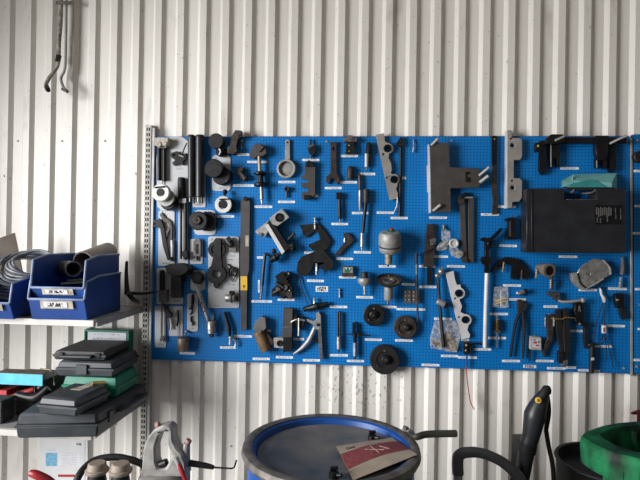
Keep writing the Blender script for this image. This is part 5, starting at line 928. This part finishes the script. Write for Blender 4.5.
th('machine_handle', 'curved dark grey handle bar in front of the spray gun', 'handle',
   Pt('bar', barm, tube3([gp(458, 474, .05), gp(457.5, 462, .05), gp(459, 455.5, .05), gp(466, 452.5, .05), gp(480, 452.8, .05), gp(497, 459, .05), gp(510, 468, .05), gp(519, 478, .05), gp(524, 495, .05)], [.021, .021, .021, .020, .019, .019, .020, .022, .022], 14)),
   Pt('tube_leg', alu, tube3([gp(458, 472, .05), Vector((gp(458, 472, .05).x, -gd-.05, 0))], .017, 12)))

# ================================================================== BLACK DRUM and GREEN BIN
kc = W(601, 462, .44); kz = kc.z
kd = lathe(Vector((W(608, 462, .44).x, -.44, 0)), Vector((0, 0, 1)), [(0, .02), (0, .18), (kz-.01, .195), (kz, .203), (kz+.006, .200), (kz+.004, .188), (kz-.04, .18), (kz-.045, .02)], 40)
th('black_tub', 'black round tub partly hidden behind the green bin', 'tub', Pt(None, rub, kd, bev=0))
# green tray with rounded corner, open top
gz = onz(620, 430, .93).z
def gpt(x, y, z): return onz(x, y, z)
zt2 = .955; zr = .955
outer = [(580, 436.5), (581, 433), (586, 430.5), (601, 425.3), (618, 422.3), (640, 420.6), (700, 420), (760, 440), (760, 480), (690, 470), (640, 459.7), (609, 452), (590, 443.5)]
inner = [(599.7, 434.7), (603, 431.5), (610.6, 428.4), (625, 426), (640, 424.5), (700, 425), (735, 440), (735, 462), (690, 460), (650, 454), (632.5, 450.5), (617, 445.6), (605, 439)]
def loopz(l, z): return [Vector((onz(x, y, zt2).x, onz(x, y, zt2).y, z)) for x, y in l]
def resample(l, n):
    pts = l+[l[0]]; ds = [0]
    for a, b in zip(pts, pts[1:]): ds.append(ds[-1]+(b-a).length)
    out = []
    for i in range(n):
        t = ds[-1]*i/n; k = max(j for j in range(len(ds)-1) if ds[j] <= t); f = (t-ds[k])/(ds[k+1]-ds[k]+1e-9); out.append(pts[k].lerp(pts[k+1], f))
    return out
oN = resample(loopz(outer, 0), 72); iN = resample(loopz(inner, 0), 72)
# start both loops at their leftmost point
def rot(l): k = min(range(len(l)), key=lambda i: l[i].x); return l[k:]+l[:k]
oN, iN = rot(oN), rot(iN)
cen = sum(oN, Vector())/len(oN)
def ring_(l, z, s=1.): return [Vector((cen.x+(p.x-cen.x)*s, cen.y+(p.y-cen.y)*s, z)) for p in l]
skirt = zt2-.092
rs = [ring_(oN, skirt, .95), ring_(oN, skirt+.006, .985), ring_(oN, zt2-.03, 1.0), ring_(oN, zt2-.008, .995), ring_(oN, zt2, .97), ring_(iN, zt2-.001, 1.0), ring_(iN, zt2-.012, .985), ring_(iN, zt2-.30, .90)]
basin = rings(rs, True)
yo = min(p.y for p in oN)
def body_(z, s):
    l = ring_(oN, z, s); dy = yo+.012-min(p.y for p in l); return [p+Vector((0, dy, 0)) for p in l]
def ribp(a, b):
    A_, B_ = onz(a, 452.6+(a-609)*.248, zt2), onz(b, 452.6+(b-609)*.248, zt2)
    A_.z = B_.z = 0; f_ = Vector((0, .006, 0)); g_ = Vector((0, .05, 0)); u_ = Vector((0, 0, zt2-.03))
    return hexa([A_+f_, B_+f_, B_+g_, A_+g_, A_+f_+u_, B_+f_+u_, B_+g_+u_, A_+g_+u_])
th('green_bin', 'chunky worn green plastic bin with a wide open rim at the photo edge', 'bin',
   Pt('rim', grn, basin, bev=0), Pt('body', grn, rings([body_(.0, .52), body_(.0, .54), body_(zt2-.15, .66), body_(zt2-.07, .66)]), bev=0),
   Pt('rib', grn, *[ribp(a, b) for a, b in ((611, 625), (627.5, 641), (643, 657))]),
   Pt('inner_rib', grn, *[tube3([ring_(iN, zt2-.02, .985)[k], ring_(iN, zt2-.28, .91)[k]], .014, 8, False) for k in (14, 19)]))
th('red_jug', 'dark red jagged plastic part just showing above the green bin', 'plastic part', Pt(None, dred, hexa([Vector((W(k, 419, e).x, -e, 0)) for k, e in ((635, .3), (652, .3), (652, .2), (635, .2))]+[ W(637, 412.5, .3), W(652, 409, .3), W(652, 409, .2), W(637, 412.5, .2)]), tube3([W(640, 412, .26), W(631.5, 413.3, .28)], [.012, .005])))

# ================================================================== CAST TOOL, HOSE, CAPS and RED GRIP, lower corner
cd = .72
def cw_(x, y, dd=0): return W(x, y, cd+dd)
loop = [(139, 478), (141.3, 469), (143, 449), (147, 438), (153.5, 430), (162, 426), (169.3, 425.6), (172.2, 430), (172.8, 440), (176.7, 448.5), (181.5, 453), (185, 461), (187, 478)]
hole = [(157.5, 469), (155.3, 462), (155, 448), (159, 435.5), (164, 431), (167, 433), (167.5, 445), (169.5, 451), (173, 456), (168.5, 463), (165, 469)]
def castE(pts, d0, d1, holes=()):
    ls = [pts]+list(holes); fr, lp = [], []
    for l in ls: lp.append(list(range(len(fr), len(fr)+len(l)))); fr += [W(x, y, d1) for x, y in l]
    return prism(fr, [p+Vector((0, d1-d0, 0)) for p in fr], lp)
th('cast_jack', 'grey cast metal machine with a looped carrying handle and pink tips', 'machine',
   Pt('loop_handle', cast, castE(loop, cd-.03, cd+.03, [hole]), bev=.008), Pt('base_collar', cast, lathe(Vector((cw_(162, 480).x, -cd, cw_(162, 480).z)), Vector((0, 0, 1)), [(-.03, .075), (-.01, .085), (.014, .088), (.022, .08), (.03, .05)], 28)),
   Pt('pink_tip', pink, tube3([cw_(156, 425.5), cw_(159.5, 424.5)], .013, 12, False)), Pt('side_lever', cast, tube3([cw_(186, 484), cw_(186, 465), cw_(186, 450), cw_(187, 443)], [.016, .017, .016, .012], 12)), Pt('pink_tip', pink, tube3([cw_(187.5, 443), cw_(189.2, 439.8)], .012, 10, False)),
   Pt('black_port', blk, tube3([cw_(160, 465, .01), cw_(167, 462.5, .01)], .016, 12)), Pt('red_rod', red, tube3([cw_(176.5, 459, .05), cw_(183, 474, .06), cw_(190, 492, .06)], .009), subs=[Pt('rod_sleeve', alu, tube3([cw_(175.5, 457.5, .05), cw_(180.5, 468, .055)], .010))]),
   Pt('nozzle', blk, tube3([cw_(189, 463), cw_(205, 465.5), cw_(214, 467.5)], [.013, .011, .008])), Pt('bent_key', blk, tube3([cw_(212, 467.3), cw_(232, 468.5), cw_(234.5, 467), cw_(236.5, 460)], .0035, 8, False)),
   Pt('stand', cast, tube3([cw_(162, 486), Vector((cw_(162, 486).x, -cd, .0))], [.072, .09], 20, False)))
def capthing(label, x, y):
    a = cw_(x, y+9, .03); b = cw_(x, y, .03)
    th('capped_canister', label, 'canister', Pt('cap', beige, lathe(Vector((a.x, a.y, a.z)), Vector((0, 0, 1)), [(0, .038), (.006, .043), (.014, .044), (.018, .037), (b.z-a.z+.002, .033), (b.z-a.z+.006, .029)], 24)), Pt('body', rub, lathe(Vector((a.x, a.y, 0)), Vector((0, 0, 1)), [(0, .03), (.01, .036), (a.z-.03, .036), (a.z, .030)], 20)))
capthing('beige-capped canister nearer the notice on the wall', 97, 464)
capthing('beige-capped canister nearer the cast metal machine', 120.5, 464.5)
th('thick_hose', 'thick black hose arching over the beige-capped canisters', 'hose', Pt(None, rub, tube3([cw_(72, 500, .06), cw_(77, 480, .06), cw_(85, 467.5, .02), cw_(97, 459.5, -.02), cw_(115, 457, -.04), cw_(130, 459.5, -.05), cw_(140, 463, -.06), cw_(145, 466, -.06)], .0135, 12)))
th('red_grip', 'dark red tool grip poking up at the photo bottom', 'hand tool', Pt('grip', red, tube3([cw_(30, 473, .05), cw_(36, 474.5, .05), cw_(48, 481, .04), cw_(60, 492, .03)], [.012, .016, .018, .018], 12)), Pt('post', blk, tube3([cw_(56, 488, .03), Vector((cw_(56, 488).x, -cd-.03, 0))], .02, 10, False)))
# ================================================================== LIGHT
w = bpy.data.worlds.new('world'); SC.world = w; w.use_nodes = True
w.node_tree.nodes['Background'].inputs[0].default_value = (1.0, .94, .86, 1); w.node_tree.nodes['Background'].inputs[1].default_value = .085
def area(name, loc, tgt, sx, sy_, e, col):
    l = bpy.data.lights.new(name, 'AREA'); l.shape = 'RECTANGLE'; l.size = sx; l.size_y = sy_; l.energy = e; l.color = col
    o = bpy.data.objects.new(name, l); COL.objects.link(o); o.location = loc
    o.rotation_euler = (Vector(tgt)-Vector(loc)).to_track_quat('-Z', 'Y').to_euler(); return o
LX = -2.7
structure('wall_left', [hexa([Vector((LX-.15, -8, 2.65)), Vector((LX, -8, 2.65)), Vector((LX, .05, 2.65)), Vector((LX-.15, .05, 2.65)), Vector((LX-.15, -8, 4.2)), Vector((LX, -8, 4.2)), Vector((LX, .05, 4.2)), Vector((LX-.15, .05, 4.2))]),
    hexa([Vector((LX-.15, -1.0, 0)), Vector((LX, -1.0, 0)), Vector((LX, .05, 0)), Vector((LX-.15, .05, 0)), Vector((LX-.15, -1.0, 2.9)), Vector((LX, -1.0, 2.9)), Vector((LX, .05, 2.9)), Vector((LX-.15, .05, 2.9))])], wallm)
area('door_daylight', (-5.2, -3.9, 2.3), (-.5, 0, 1.3), 2.4, 3.6, 800, (.98, .985, 1.0))
area('warm_overhead_fill', (1.0, -3.2, 4.3), (0, 0, 1.4), 3.0, 1.6, 14, (1.0, .88, .74))  # unseen area light added overhead for a weak warm ambient
SC.view_settings.view_transform = 'Standard'; SC.view_settings.look = 'None'; SC.view_settings.gamma = 1; SC.view_settings.exposure = 0.0
SC.view_settings.use_curve_mapping = False
